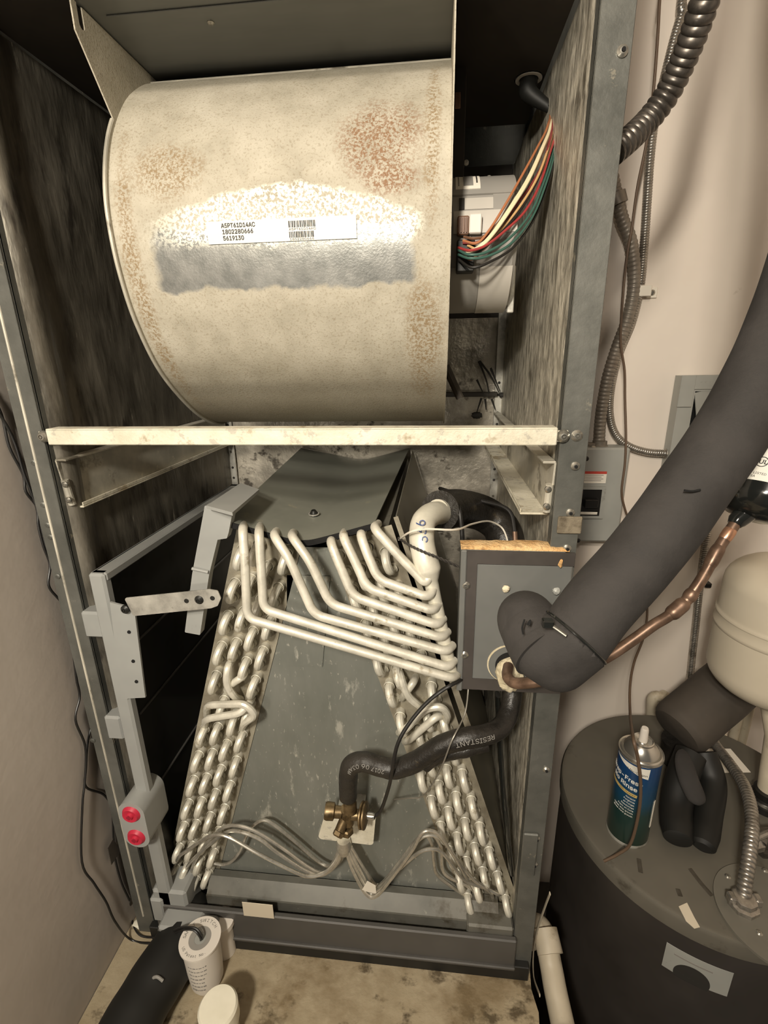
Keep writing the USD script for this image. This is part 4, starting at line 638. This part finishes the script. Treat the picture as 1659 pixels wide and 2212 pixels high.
fp3 = pts([(1322, 380), (1333, 430), (1345, 475), (1362, 520), (1370, 575), (1368, 630), (1355, 690), (1333, 750), (1314, 810), (1302, 870), (1296, 920), (1294, 968)], y=WY-.018); part(F3, 'armor', conduit(fp3, .0120, .0080, .0016, 14), 'painted_conduit')
part(F3, 'connector', cat_([lathe([(0, -.012), (.018, -.012), (.018, .006), (.015, .008), (.015, .016), (0, .016)], 20, fp3[-1], (0, 0, 1)), bx(fp3[-1][0]-.028, fp3[-1][0]-.012, WY-.03, WY-.012, fp3[-1][2]-.01, fp3[-1][2]+.012)]), 'painted_conduit'); part(F3, 'connector', lathe([(0, -.01), (.017, -.01), (.017, .01), (0, .01)], 12, fp3[1], (fp3[2]-fp3[0])), 'painted_conduit'); part(F3, 'screw', screw(fp3[-1]+[-.020, -.022, .002], (0, -1, 0), .006, .004), 'screw_steel')
F4 = thing('heater_flex_conduit', 'thin flexible conduit dropping down the wall behind the copper line', 'conduit', at(1500, 1400, y=WY))
fp4 = pts([(1535, 1060), (1530, 1130), (1520, 1200), (1510, 1280), (1503, 1350), (1494, 1430), (1488, 1500), (1490, 1570)], y=WY-.012); part(F4, 'armor', conduit(fp4, .0082, .0046, .0012, 12), 'conduit_metal'); part(F4, 'clip', cbox(at(1527, 1262, y=WY-.014), (.014, .018, .012), .002), 'breaker_black')
TW = thing('thermostat_wire', 'thin brown control wire wandering down the wall and over the spray can', 'wire', at(1350, 800, y=WY))
tw = pts([(1432, -80, .50), (1425, 0, .50), (1420, 90, .50), (1410, 210, .505), (1396, 310, .51), (1377, 404, .515), (1365, 490, .52), (1353, 560, .52), (1343, 670, .52), (1341, 743, .525), (1349, 800, .53), (1350, 860, .53), (1352, 940, .52), (1350, 1000, .515), (1343, 1060, .512), (1350, 1100, .515), (1368, 1150, .52), (1390, 1230, .51), (1398, 1310, .47), (1392, 1370, .43), (1370, 1430, .38), (1361, 1480, .32), (1361, 1540, .24)])
tw = np.vstack([[[tw[0][0]+.004, .48, 2.298], [tw[0][0]+.003, .49, 1.9]], tw])
CANB = at(1355, 1795, z=.122)
tw2 = np.array([at(1367, 1590, d=.690), at(1378, 1640, d=.690), at(1384, 1700, d=.715), at(1379, 1760, d=.745), at(1362, 1822, d=.775), at(1335, 1845, d=.79), at(1305, 1860, d=.80)])
part(TW, 'strand', tube(cr(np.vstack([tw, tw2]), 7), .0024, 9), 'thermostat_wire')
# disconnect box
b0, b1 = at(1246, 968, y=WY-.05), at(1336, 1172, y=WY-.05); DB = thing('disconnect_box', 'grey breaker disconnect box on the wall with red topped warning label', 'electrical box', (b0[0], WY, b1[2]))
part(DB, 'enclosure', cbox(((b0[0]+b1[0])/2-.01, WY-.024, (b0[2]+b1[2])/2), (b1[0]-b0[0]+.02, .050, b0[2]-b1[2]), .004), 'box_paint')
yf = WY-.0495
def onbox(px, py): return at(px, py, y=yf)
l0, l1 = onbox(1259, 1018), onbox(1308, 1044); part(DB, 'warning_label', bx(l0[0], l1[0], yf-.0005, yf, l1[2], l0[2], .0001), 'paper'); lr_ = part(DB, 'warning_stripe', bx(l0[0], l1[0], yf-.0008, yf, l0[2]-.0055, l0[2], .0001), 'print_red', 'red warning stripe')
for k in range(4): part(DB, 'print_line', bx(l0[0]+.004, l1[0]-.006-.004*(k % 2), yf-.0007, yf, l0[2]-.009-.004*k, l0[2]-.0078-.004*k, .0001), 'print_grey')
k0, k1 = onbox(1252, 1050), onbox(1302, 1115); part(DB, 'breaker_bezel', ext(sbox(k0[0]-.004, k1[2]-.004, k1[0]-.002, k0[2]).difference(sbox(k0[0]+.002, k1[2]+.002, k1[0]-.010, k0[2]-.006)), .006, (0, yf, 0), **XZ), 'box_paint')
part(DB, 'breaker', bx(k0[0]+.001, k1[0]-.009, yf-.005, yf+.002, k1[2]+.001, k0[2]-.005), 'breaker_black'); part(DB, 'toggle', bx(k0[0]+.010, k1[0]-.018, yf-.018, yf-.004, k1[2]+.024, k0[2]-.026), 'breaker_black'); part(DB, 'toggle_mark', bx(k0[0]+.003, k1[0]-.014, yf-.0058, yf-.004, k1[2]+.005, k1[2]+.011, .0004), 'paper')
for q in ((1267, 991), (1249, 1168)): part(DB, 'screw', screw(onbox(*q), (0, -1, 0), .004, .003), 'print_black')
# junction box with loose cover
jy = WY-.030; j0, j1 = at(1467, 812, y=jy), at(1450, 1000, y=jy); jx0 = (j0[0]+j1[0])/2; jw, jt, jb = .150, j0[2], j1[2]-.015
JB = thing('junction_box', 'open grey wall junction box behind the hose with its cover hanging askew', 'electrical box', (jx0, WY, jb))
part(JB, 'frame', ext(sbox(jx0, jb, jx0+jw, jt).difference(sbox(jx0+.030, jb+.02, jx0+jw-.03, jt-.031)), .030, (0, WY, 0), **XZ), 'box_paint'); part(JB, 'frame_cap', cat_([bx(jx0-.002, jx0+.026, jy-.004, jy, jt-.062, jt+.001, .0008), bx(jx0+.024, jx0+jw, jy-.003, jy, jt-.027, jt+.001, .0008)]), 'box_paint')
part(JB, 'box_back', bx(jx0+.028, jx0+jw-.028, WY-.004, WY, jb+.018, jt-.03), 'void_black')
part(JB, 'loose_cover', ext(affinity.rotate(sbox(jx0+.030, jt-.190, jx0+.145, jt-.034), 13, origin=(jx0+.030, jt-.034)), .003, (0, jy+.004, 0), **XZ), 'box_paint'); part(JB, 'knockout', lathe([(0, .002), (.011, .002), (.012, 0), (0, 0)], 24, (jx0+.075, jy+.001, jt-.068), (0, -1, 0)), 'box_paint')
# ---------------------------------------------------------------- water heater and what stands on it
HXc, HYc, HR, HZ = .6545, .211, .235, .122
WH = thing('water_heater', 'big dark grey cylindrical water heater at the lower right', 'water heater', (HXc, HYc, -.62))
part(WH, 'jacket', lathe([(0, -.62), (HR-.003, -.62), (HR-.003, HZ-.028), (0, HZ-.028)], 96, (HXc, HYc, 0)), 'heater_side')
part(WH, 'top_cover', lathe([(0, HZ-.028), (HR+.0015, HZ-.030), (HR+.002, HZ-.008), (HR-.001, HZ-.0015), (HR-.006, HZ), (0, HZ)], 96, (HXc, HYc, 0)), 'heater_top')
hcx = at(1660, 1985, z=HZ); part(WH, 'access_cover', ext(Point(hcx[0]+.012, hcx[1]+.002).buffer(.078), .004, (0, 0, HZ), (1, 0, 0), (0, 1, 0)), 'heater_cover', 'round lighter access cover')
for q in ((1572, 1893), (1640, 2015), (1652, 1880)): part(WH, 'screw', screw(at(*q, z=HZ+.004), (0, 0, 1), .0036, .002), 'screw_steel')
dy = [at(*q, z=HZ+.0004) for q in ((1466, 1958), (1484, 1950), (1500, 1982), (1512, 2003), (1500, 2006), (1482, 1990))]; part(WH, 'tape_scrap', ext(Polygon([(q[0], q[1]) for q in dy]), .0006, (0, 0, HZ+.0001), (1, 0, 0), (0, 1, 0)), 'tank_paint', 'torn tan tape scrap')
for l in ([(1490, 1876), (1512, 1905), (1538, 1935)], [(1464, 1920), (1470, 1936)], [(1380, 1855), (1384, 1885)]): part(WH, 'grime_streak', tube(cr(np.array([at(*q, z=HZ+.0004) for q in l]), 5), .0034, 10, flat=.12), 'grime')
lb_ = [at(*q, z=HZ+.001) for q in ((1515, 1617), (1578, 1617), (1622, 1668), (1553, 1669))]; part(WH, 'paper_notice', ext(Polygon([(q[0], q[1]) for q in lb_]), .0005, (0, 0, HZ+.0003), (1, 0, 0), (0, 1, 0)), 'paper', 'white paper notice on the rear of the top')
def on_heater(th0, z0, off=.0):
    def fn(u, v):
        t = th0+u/HR; n = np.stack([np.cos(t), np.sin(t), t*0], 1); return np.stack([HXc+0*t, HYc+0*t, z0+v], 1)+n*(HR-.0022+off), n
    return fn
lp_ = at(1510, 2170, y=HYc-HR+.03); th0 = math.atan2(lp_[1]-HYc, lp_[0]-HXc); th0 = -math.pi+math.acos(max(-1, min(1, (HXc-.565)/HR)))
v_, f_ = trimesh.remesh.subdivide_to_size(*(lambda m: (m.vertices, m.faces))(cbox((0, 0, 0), (.086, .052, .0004), .0001)), .006); HL = part(WH, 'side_label', wrap(trimesh.Trimesh(v_, f_, process=False), on_heater(th0, .030)), 'box_paint', 'pale label low on the heater side')
v_, f_ = trimesh.remesh.subdivide_to_size(*(lambda m: (m.vertices, m.faces))(ext(Point(-.004, -.020).buffer(.024).intersection(sbox(-.06, -.03, .06, .03)), .0004, (0, 0, .0002), (1, 0, 0), (0, 1, 0))), .006); part(HL, 'dark_disc', wrap(trimesh.Trimesh(v_, f_, process=False), on_heater(th0, .030)), 'print_black')
v_, f_ = trimesh.remesh.subdivide_to_size(*(lambda m: (m.vertices, m.faces))(cbox((-.006, .012, .0003), (.05, .003, .0004), .0001)), .006); part(HL, 'print_line', wrap(trimesh.Trimesh(v_, f_, process=False), on_heater(th0, .030)), 'print_grey')
# spray can
mk('can_print', {'g': ('geometry', {}), 'x': ('separate_xyz', {}), 'm': ('map_range', {'from_min': HZ, 'from_max': HZ+.155, 'clamp': True}), 'r': ('rgb_ramp', {'ramp': [(0, (.012, .026, .016)), (.45, (.014, .040, .036)), (.62, (.010, .055, .105)), (1, (.010, .050, .150))]}), 'p': ('principled_bsdf', {'roughness': .3, 'coat_weight': .3})},
   [('g.position', 'x.vector'), ('x.z', 'm.value'), ('m.result', 'r.fac'), ('r.color', 'p.base_color')])
CA, CR = np.array([at(1354, 1795, z=HZ)[0], at(1354, 1795, z=HZ)[1], HZ]), .0325
top_z = 0.0
for z_ in np.linspace(.12, .22, 201):                                   # height at which the can's shoulder stands in view
    d_ = CA+[0, 0, z_]-CAM
    if H/2-FPX*(d_@UP)/(d_@FW) > 1622: top_z = z_
CH = top_z
SC = thing('spray_can', 'blue and dark green coil rinse spray can with white nozzle standing on the water heater', 'spray can', CA)
part(SC, 'body', lathe([(0, .0005), (CR-.003, .0005), (CR-.0005, .003), (CR-.0005, .0042), (CR, .005), (CR, CH-.004), (CR-.001, CH-.002), (0, CH-.002)], 56, CA), 'can_print')
part(SC, 'bottom_rim', lathe([(CR-.003, 0), (CR, 0), (CR+.0009, .0025), (CR, .0062), (CR-.003, .0062)], 56, CA), 'galvanised')
part(SC, 'shoulder', lathe([(CR-.002, CH-.006), (CR+.0002, CH-.004), (CR+.0016, CH-.001), (CR+.0010, CH+.0022), (CR-.0012, CH+.0012), (CR-.003, CH+.0030), (CR-.0045, CH+.0010), (.026, CH+.008), (.021, CH+.0155), (.0165, CH+.0195), (.0165, CH+.0225), (.0150, CH+.0235), (.0135, CH+.0210), (.008, CH+.0195), (.007, CH+.021), (0, CH+.021)], 56, CA), 'chrome')
part(SC, 'nozzle', lathe([(0, CH+.020), (.0062, CH+.020), (.0066, CH+.024), (.0060, CH+.043), (.0048, CH+.046), (0, CH+.046)], 24, CA), 'white_plastic')
thc = math.atan2(CAM[1]-CA[1], CAM[0]-CA[0])
def on_can(off, z0, lift):
    def fn(u, v):
        t = thc+(off+u)/CR; n = np.stack([np.cos(t), np.sin(t), t*0], 1); return CA+np.stack([t*0, t*0, z0+v], 1)+n*(CR+lift), n
    return fn
def canpatch(poly, lift, mat, name, lab_=None, parent=SC):
    m = trimesh.creation.extrude_polygon(poly, .0002, engine='earcut'); v_, f_ = trimesh.remesh.subdivide_to_size(m.vertices, m.faces, .004); return part(parent, name, wrap(trimesh.Trimesh(v_, f_, process=False), on_can(0, CH, lift)), mat, lab_)
canpatch(Polygon([(-.040, -.006), (.018, -.006), (.017, -.026), (.006, -.023), (-.006, -.0185), (-.022, -.013)]), .0003, 'paper_bright', 'label_flash')
canpatch(Polygon([(-.045, -.056), (-.020, -.058), (.006, -.061), (.0055, -.0665), (-.020, -.0635), (-.045, -.061)]), .0003, 'can_gold', 'gold_band')
def cantext(s, h, right, z0, mat='white_print', bold=True, w=None):
    m = text(s, h, w, d=.0003, bold=bold, dens=.004); m.vertices[:, 0] -= m.vertices[:, 0].max()-right; m.vertices[:, 1] -= .12*(m.vertices[:, 0]+.02); part(SC, 'lettering', wrap(m, on_can(0, CH+z0, .0004)), mat)
cantext('4 Nu-Calgon', .0036, .015, -.0165, 'print_black', False); cantext('Evap-Fresh', .0076, .0105, -.0385); cantext('No Rinse', .0076, .0045, -.0515); cantext('COIL CLEANER', .0026, .003, -.0618, 'print_black', False)
for k, s_ in enumerate(('Nonacid', 'Fungicide', 'as Fungal', 'Deodorizes', 'Foam on Coils', 'Helps stop growth', 'Rinse mold growth')): cantext(s_, .0027, .0040, -.0700-.0058*k, 'white_print', False)
part(SC, 'peeling_seam', wrap((lambda m: trimesh.Trimesh(*trimesh.remesh.subdivide_to_size(m.vertices, m.faces, .006), process=False))(cbox((.0405, -.105, 0), (.005, .055, .0006), .0001)), on_can(0, CH, .0005)), 'paper', 'pale torn edge of the can label')
# expansion tank
tc = at(1692, 1370, d=.84); TR = .101; tz1, tz0 = at(1670, 1192, d=.84)[2], at(1692, 1530, d=.84)[2]; th_ = tz1-tz0
TK = thing('expansion_tank', 'cream painted domed expansion tank cut by the right edge of the view', 'tank', (tc[0], tc[1], tz0))
an = np.linspace(0, np.pi/2, 10); dome_p = [(TR*np.cos(a_)**.7, th_-.052+.052*np.sin(a_)) for a_ in an]
part(TK, 'shell', lathe([(0, 0)]+[(TR*np.sin(a_)**.7, .050-.050*np.cos(a_)) for a_ in an[1:]]+[(TR, .055), (TR, .125), (TR+.0022, .128), (TR+.0028, .133), (TR+.0008, .137), (TR+.0004, .148), (TR+.0022, .151), (TR+.0018, .156), (TR-.001, .160)]+[(r-.001, z) for r, z in dome_p[:-1]]+[(0, th_)], 72, (tc[0], tc[1], tz0)), 'tank_paint')
pb = at(1652, 1738, z=HZ); part(TK, 'riser_pipe', tube(np.array([[tc[0], tc[1], tz0+.01], [(tc[0]+pb[0])/2+.01, (tc[1]+pb[1])/2, (tz0+HZ)/2+.03], pb+[0, 0, .02]]), .0165, 24), 'pvc', 'cream plastic riser pipe')
part(TK, 'collar', lathe([(0, 0), (.030, 0), (.030, .012), (.026, .014), (.026, .020), (.0225, .022), (.0225, .034), (0, .034)], 36, pb), 'breaker_black'); part(TK, 'collar_ring', lathe([(.026, .0135), (.0275, .0135), (.0275, .0185), (.026, .0185)], 36, pb), 'chrome')
# brown insulated pipe, black foam loop, flex whip
bp0, bp1 = at(1462, 1578, z=.205), at(1640, 1425, y=.40); BP = thing('brown_insulated_pipe', 'thick brown insulated pipe slanting up behind the cream tank', 'pipe', bp0)
bu = (bp1-bp0)/np.linalg.norm(bp1-bp0); bq = np.vstack([bp0-bu*.006, bp0-bu*.002, bp0+bu*.006, cr(np.array([bp0+bu*.012, (bp0+bp1)/2, bp1, bp1+bu*.2]), 12)])
part(BP, 'sleeve', tube(bq, np.r_[.030, .046, .052, np.full(len(bq)-3, .0535)]*(1+.04*(meshkit.noise(bq*25)-.5)), 36), 'brown_foam')
part(BP, 'tape_end', tube(np.array([bp0+[0, 0, -.02], [bp0[0]+.01, bp0[1]+.01, HZ+.001]]), .024, 20), 'wet_foam', 'black taped stub going down to the heater')
FL = thing('black_foam_loop', 'folded black foam pipe sleeve hanging onto the heater top beside the spray can', 'foam', at(1490, 1800, z=HZ))
fa = cr(np.array([at(1464, 1812, z=HZ+.022), at(1460, 1750, z=HZ+.030), at(1470, 1690, z=HZ+.055), at(1492, 1628, z=HZ+.085)]), 8); fbq = cr(np.array([at(1519, 1826, z=HZ+.020), at(1530, 1760, z=HZ+.030), at(1540, 1690, z=HZ+.05), at(1520, 1625, z=HZ+.085)]), 8)
for fq, rr_ in ((fa, .0255), (fbq, .0215)): part(FL, 'sleeve', tube(np.vstack([fq[:1]-(fq[1]-fq[0])*.6, fq]), np.r_[rr_*.55, np.linspace(rr_*.85, rr_, 4), np.full(len(fq)-4, rr_)], 24, flat=.85), 'rubber_black')
fp_ = cr(np.array([at(1474, 1618, z=HZ+.108), at(1478, 1648, z=HZ+.100), at(1488, 1685, z=HZ+.088), at(1504, 1722, z=HZ+.070), at(1510, 1740, z=HZ+.062)]), 8); part(FL, 'flap', tube(fp_, .0165*np.sqrt(np.clip(1-np.abs(np.linspace(-1, 1, len(fp_)))**2.5, .01, 1)), 20, flat=.45), 'foam_insulation')
sp = thing('white_scrap', 'tiny white paper scrap on the heater behind the spray can', 'scrap', at(1442, 1645, z=HZ)); part(sp, 'strip', tube(np.array([at(1436, 1632, z=HZ+.001), at(1449, 1658, z=HZ+.001)]), .0016, 6, flat=.4), 'paper')
WP = thing('heater_whip', 'shiny flexible conduit arching over the heater top into its round cover', 'conduit', at(1605, 1950, z=HZ))
wq = [at(1604, 1955, z=HZ+.006), at(1610, 1905, z=.155), at(1621, 1830, z=.185), at(1624, 1760, z=.195), at(1608, 1698, z=.19), at(1575, 1648, z=.175), at(1543, 1605, z=.158), at(1522, 1565, z=.15), at(1508, 1530, y=.46), at(1492, 1490, y=.535)]
part(WP, 'armor', conduit(wq, .0100, .0066, .0018, 14), 'conduit_metal')
wb = at(1604, 1955, z=HZ+.004); part(WP, 'connector', cat_([lathe([(0, 0), (.021, 0), (.021, .006), (.0165, .008), (.0165, .016), (.013, .018), (0, .018)], 8, wb), cbox(wb+[-.018, 0, .012], (.010, .014, .014), .002), cbox(wb+[.018, 0, .012], (.010, .014, .014), .002)]), 'conduit_metal')
VF = thing('valve_fitting', 'knobbly dark metal valve fitting on the heater at the right edge', 'fitting', at(1645, 1835, z=HZ)); vb = at(1648, 1838, z=HZ)
part(VF, 'stem', lathe([(0, 0), (.016, 0), (.016, .010), (.010, .012), (.010, .026), (.014, .028), (.014, .038), (0, .040)], 6, vb), 'dark_conduit'); part(VF, 'handle', tube(cr(np.array([vb+[-.022, -.008, .036], vb+[0, 0, .040], vb+[.020, .010, .036]]), 5), .0055, 10), 'conduit_metal'); part(VF, 'packing_nut', lathe([(0, 0), (.010, 0), (.010, .014), (0, .014)], 6, vb+[-.010, -.004, .018], (-1, -.3, 0)), 'conduit_metal')
pw = thing('plastic_water_pipe', 'cream plastic pipe elbow rising behind the heater beside the brown pipe', 'pipe', at(1412, 1540, y=.50)); part(pw, 'pipe', tube(fillet(pts([(1404, 1700, .49), (1409, 1496, .49), (1470, 1530, .49), (1560, 1590, .49)]), .03), .0125, 20), 'pvc'); part(pw, 'socket', tube(pts([(1430, 1504, .49), (1452, 1517, .49)]), .0155, 20), 'pvc')
for px_, lab_ in ((1588, 'left one of two cream plastic pipes on the wall under the tank'), (1608, 'right one of two cream plastic pipes on the wall under the tank')):
    pw = thing('wall_pipe', lab_, 'pipe', at(px_, 1600, y=.545), 'pair of wall pipes'); a_ = at(px_, 1575, y=.545); part(pw, 'pipe', rod([a_[0], .545, -.4], [a_[0], .545, a_[2]+.25], .0105, 16), 'pvc')
# lower right: plastic pipe and curled strip beside the platform
bpx = [at(1140, 2030, x=.345), at(1158, 2000, x=.358), at(1176, 2020, x=.366), at(1190, 2085, x=.372), at(1200, 2140, x=.374), at(1217, 2220, x=.378), at(1240, 2330, x=.380)]; bpx += [bpx[-1]+np.array([.002, .005, -.15]), np.array([bpx[-1][0]+.002, bpx[-1][1]+.01, -.619])]
lp2 = thing('condensate_pipe', 'stained cream plastic pipe bending down beside the platform edge', 'pipe', bpx[3]); part(lp2, 'pipe', tube(cr(np.array(bpx), 8), .0185, 24), 'pvc'); part(lp2, 'coupling', tube(np.array([bpx[2]+[0, .004, .01], at(1189, 2062, x=.371)]), .0212, 24), 'pvc')
cs = thing('curled_strip', 'thin pale curled strip standing between the cabinet foot and plastic pipe', 'strip', at(1155, 2100, x=.345)); part(cs, 'strip', tube(cr(np.array([at(1188, 1930, x=.352), at(1176, 1962, x=.350), at(1160, 2010, x=.347), at(1152, 2060, x=.345), at(1153, 2110, x=.344), at(1166, 2150, x=.345)]), 7), .0030, 8, flat=.35), 'pvc')
# ---------------------------------------------------------------- lower left: drain pipe, float switch, cap, wires
DP = thing('black_drain_pipe', 'black insulated drain pipe lying on the platform at the lower left', 'pipe', at(370, 2060, z=-.02))
dq = resample(cr(np.array([at(452, 1972, z=.014), at(425, 1990, z=.018), at(372, 2065, z=.021), at(330, 2130, z=.021), at(295, 2190, z=.021), at(250, 2275, z=.021)]), 8), .008)[0]
part(DP, 'sleeve', tube(dq, np.r_[.026, .036, np.full(len(dq)-2, .0405)]*(1+.05*(meshkit.noise(dq*45)-.5)), 32), 'rubber_black'); 
part(DP, 'tape_seam', tube(cr(np.array([at(322, 2118, z=.052), at(338, 2110, z=.060), at(352, 2119, z=.055)]), 5), .0022, 8), 'print_grey'); part(DP, 'loose_scrap', hull(at(305, 2140, z=.045)+rng.normal(0, .005, (12, 3))), 'rubber_black')
sx_, sy_ = at(432, 2026, z=.076)[:2]; SW = thing('float_switch', 'white plastic overflow float switch with two black leads in its top', 'switch', (sx_, sy_, -.02)); sc = np.array([sx_, sy_, 0])
part(SW, 'body', lathe([(0, -.0195), (.021, -.0195), (.0245, -.010), (.0262, .02), (.0275, .0745), (.0275, .074), (0, .074)], 48, sc), 'white_plastic')
part(SW, 'top_ring', lathe([(.0165, .066), (.0165, .076), (.0305, .076), (.0305, .073), (.0275, .0715), (.0270, .066)], 56, sc), 'white_plastic'); part(SW, 'well', lathe([(0, .0742), (.0165, .0742), (.0165, .0746), (0, .0746)], 40, sc), 'box_paint'); part(SW, 'cap_hole', lathe([(.0085, .0750), (.0165, .0758), (.0165, .0746), (.0085, .0746)], 40, sc), 'motor_grey')
def arc_text(s, r, a0, a1, h):
    ms = []; n_ = len(s)
    for i, ch in enumerate(s):
        if ch == ' ': continue
        m = text(ch, h, d=.0003, bold=False); m.vertices[:, 0] -= m.vertices[:, 0].max()/2; m.vertices[:, 1] -= h/2
        a_ = math.radians(a0+(a1-a0)*(i+.5)/n_); up_ = 1 if a1 < a0 else -1
        m.apply_transform(trimesh.transformations.rotation_matrix(a_-up_*math.pi/2, [0, 0, 1])); m.apply_translation(sc+[r*math.cos(a_), r*math.sin(a_), .0761]); ms.append(m)
    return cat_(ms)
part(SW, 'lettering', arc_text('SWITCH', .0242, 118, 40, .0044), 'print_grey'); part(SW, 'lettering', arc_text('SAF', .0242, 188, 160, .0044), 'print_grey'); part(SW, 'lettering', arc_text('T', .0242, 142, 132, .0044), 'print_grey'); part(SW, 'lettering', arc_text('US Patent No.', .0242, 215, 315, .0036), 'print_grey')
thw = math.atan2(CAM[1]-sy_, CAM[0]-sx_)
def on_sw(z0):
    def fn(u, v):
        t = thw-.55+u/.0268; n = np.stack([np.cos(t), np.sin(t), t*0], 1); return sc+np.stack([t*0, t*0, z0+v], 1)+n*(.0255+.0020*np.clip((z0+v+.01)/.08, 0, 1))[:, None], n
    return fn
for k in range(7):
    x_ = 0.; ls = []
    while x_ < .026-.0012*k:
        w_ = rng.uniform(.0018, .0048); m_ = cbox((x_+w_/2, 0, 0), (w_, rng.uniform(.0014, .0026), .0004), .0001); ls.append(wrap(m_, (lambda z0: lambda u, v: on_sw(z0)(u-.012, v))(.053-.0085*k))); x_ += w_+.0012
    part(SW, 'print_line', cat_(ls), 'print_grey')
sp_ = at(478, 1990, z=.046); part(SW, 'side_tube', lathe([(0, -.0195), (.017, -.0195), (.017, .040), (.0205, .041), (.0205, .050), (.0175, .052), (0, .052)], 36, (sp_[0], sp_[1], 0)), 'white_plastic'); part(SW, 'side_web', bx(min(sx_, sp_[0]), sp_[0], sy_+.004, sp_[1]+.006, -.018, .02, .004), 'white_plastic'); part(SW, 'set_pin', screw(at(462, 2035, z=.066), (1, -.1, .3), .002, .004), 'white_plastic')
cz = .058; cxp = at(470, 2172, z=cz); CP = thing('clean_out_cap', 'cream capped clean out pipe standing on the platform at the bottom edge', 'cap', (cxp[0], cxp[1], -.02))
part(CP, 'pipe', lathe([(0, -.0195), (.0235, -.0195), (.0235, .034), (0, .034)], 40, (cxp[0], cxp[1], 0)), 'pvc'); part(CP, 'cap', lathe([(0, .026), (.0262, .026), (.0270, .030), (.0270, cz-.004), (.0245, cz-.0005), (.018, cz), (0, cz)], 48, (cxp[0], cxp[1], 0)), 'cream_cap')
wx = LX+.0035
LWt = thing('left_wall_wire', 'black wire running down the left wall then tucked behind the cabinet edge', 'wire', at(100, 1200, x=wx), 'black wires on the left wall')
part(LWt, 'strand', tube(cr(pts([(-30, 830), (3, 895), (20, 965), (50, 1025), (56, 1062), (78, 1092), (85, 1118), (92, 1150), (108, 1214), (128, 1240), (145, 1288), (155, 1348), (162, 1370), (184, 1412), (190, 1460), (199, 1500), (205, 1540), (190, 1600), (186, 1660), (186, 1700), (223, 1716), (241, 1745), (245, 1805), (248, 1850), (262, 1905), (280, 1945)], x=wx), 6), .0016, 8), 'black_wire')
LW2 = thing('left_wall_wire', 'black wire running down the left wall and along the platform to the float switch', 'wire', at(180, 1700, x=wx+.004), 'black wires on the left wall')
w_ = np.vstack([pts([(-30, 850), (10, 912), (33, 960), (51, 1020), (79, 1096), (83, 1136), (94, 1180), (108, 1220), (105, 1264), (125, 1292), (145, 1312), (152, 1350), (157, 1395), (165, 1465), (172, 1505), (163, 1555), (184, 1612), (184, 1680), (178, 1740), (177, 1862), (203, 1908), (229, 1948), (248, 1990)], x=wx+.004), np.array([at(280, 2028, z=-.016), at(320, 2038, z=-.016), at(352, 2034, z=-.005), at(366, 2022, z=.045), at(385, 2012, z=.066), at(402, 2008, z=.088), at(420, 2010, z=.092), at(432, 2024, z=.084), at(434, 2034, z=.070)])])
part(LW2, 'strand', tube(cr(w_, 6), .0016, 8), 'black_wire')
LW3 = thing('switch_lead', 'second black lead looping on the platform corner to the float switch', 'wire', at(285, 2000, z=-.016)); part(LW3, 'strand', tube(cr(np.array([at(284, 1932, x=LX+.012), at(281, 1975, z=-.012), at(297, 2015, z=-.016), at(322, 2025, z=-.016), at(352, 2020, z=.0), at(372, 2012, z=.055), at(390, 2004, z=.075), at(408, 2003, z=.092), at(424, 2006, z=.094), at(436, 2020, z=.086), at(437, 2032, z=.070)]), 6), .0015, 8), 'black_wire')
tg = thing('loose_tab', 'bent brown metal tab behind the left cabinet edge near the red plugs', 'tab', at(242, 1850, x=LX+.012)); tp = [at(*q, x=LX+.010) for q in ((243, 1812), (260, 1838), (240, 1868), (232, 1832))]
part(tg, 'tab', hull(np.vstack([tp, np.array(tp)+[.001, 0, 0]])), 'brown_foam')
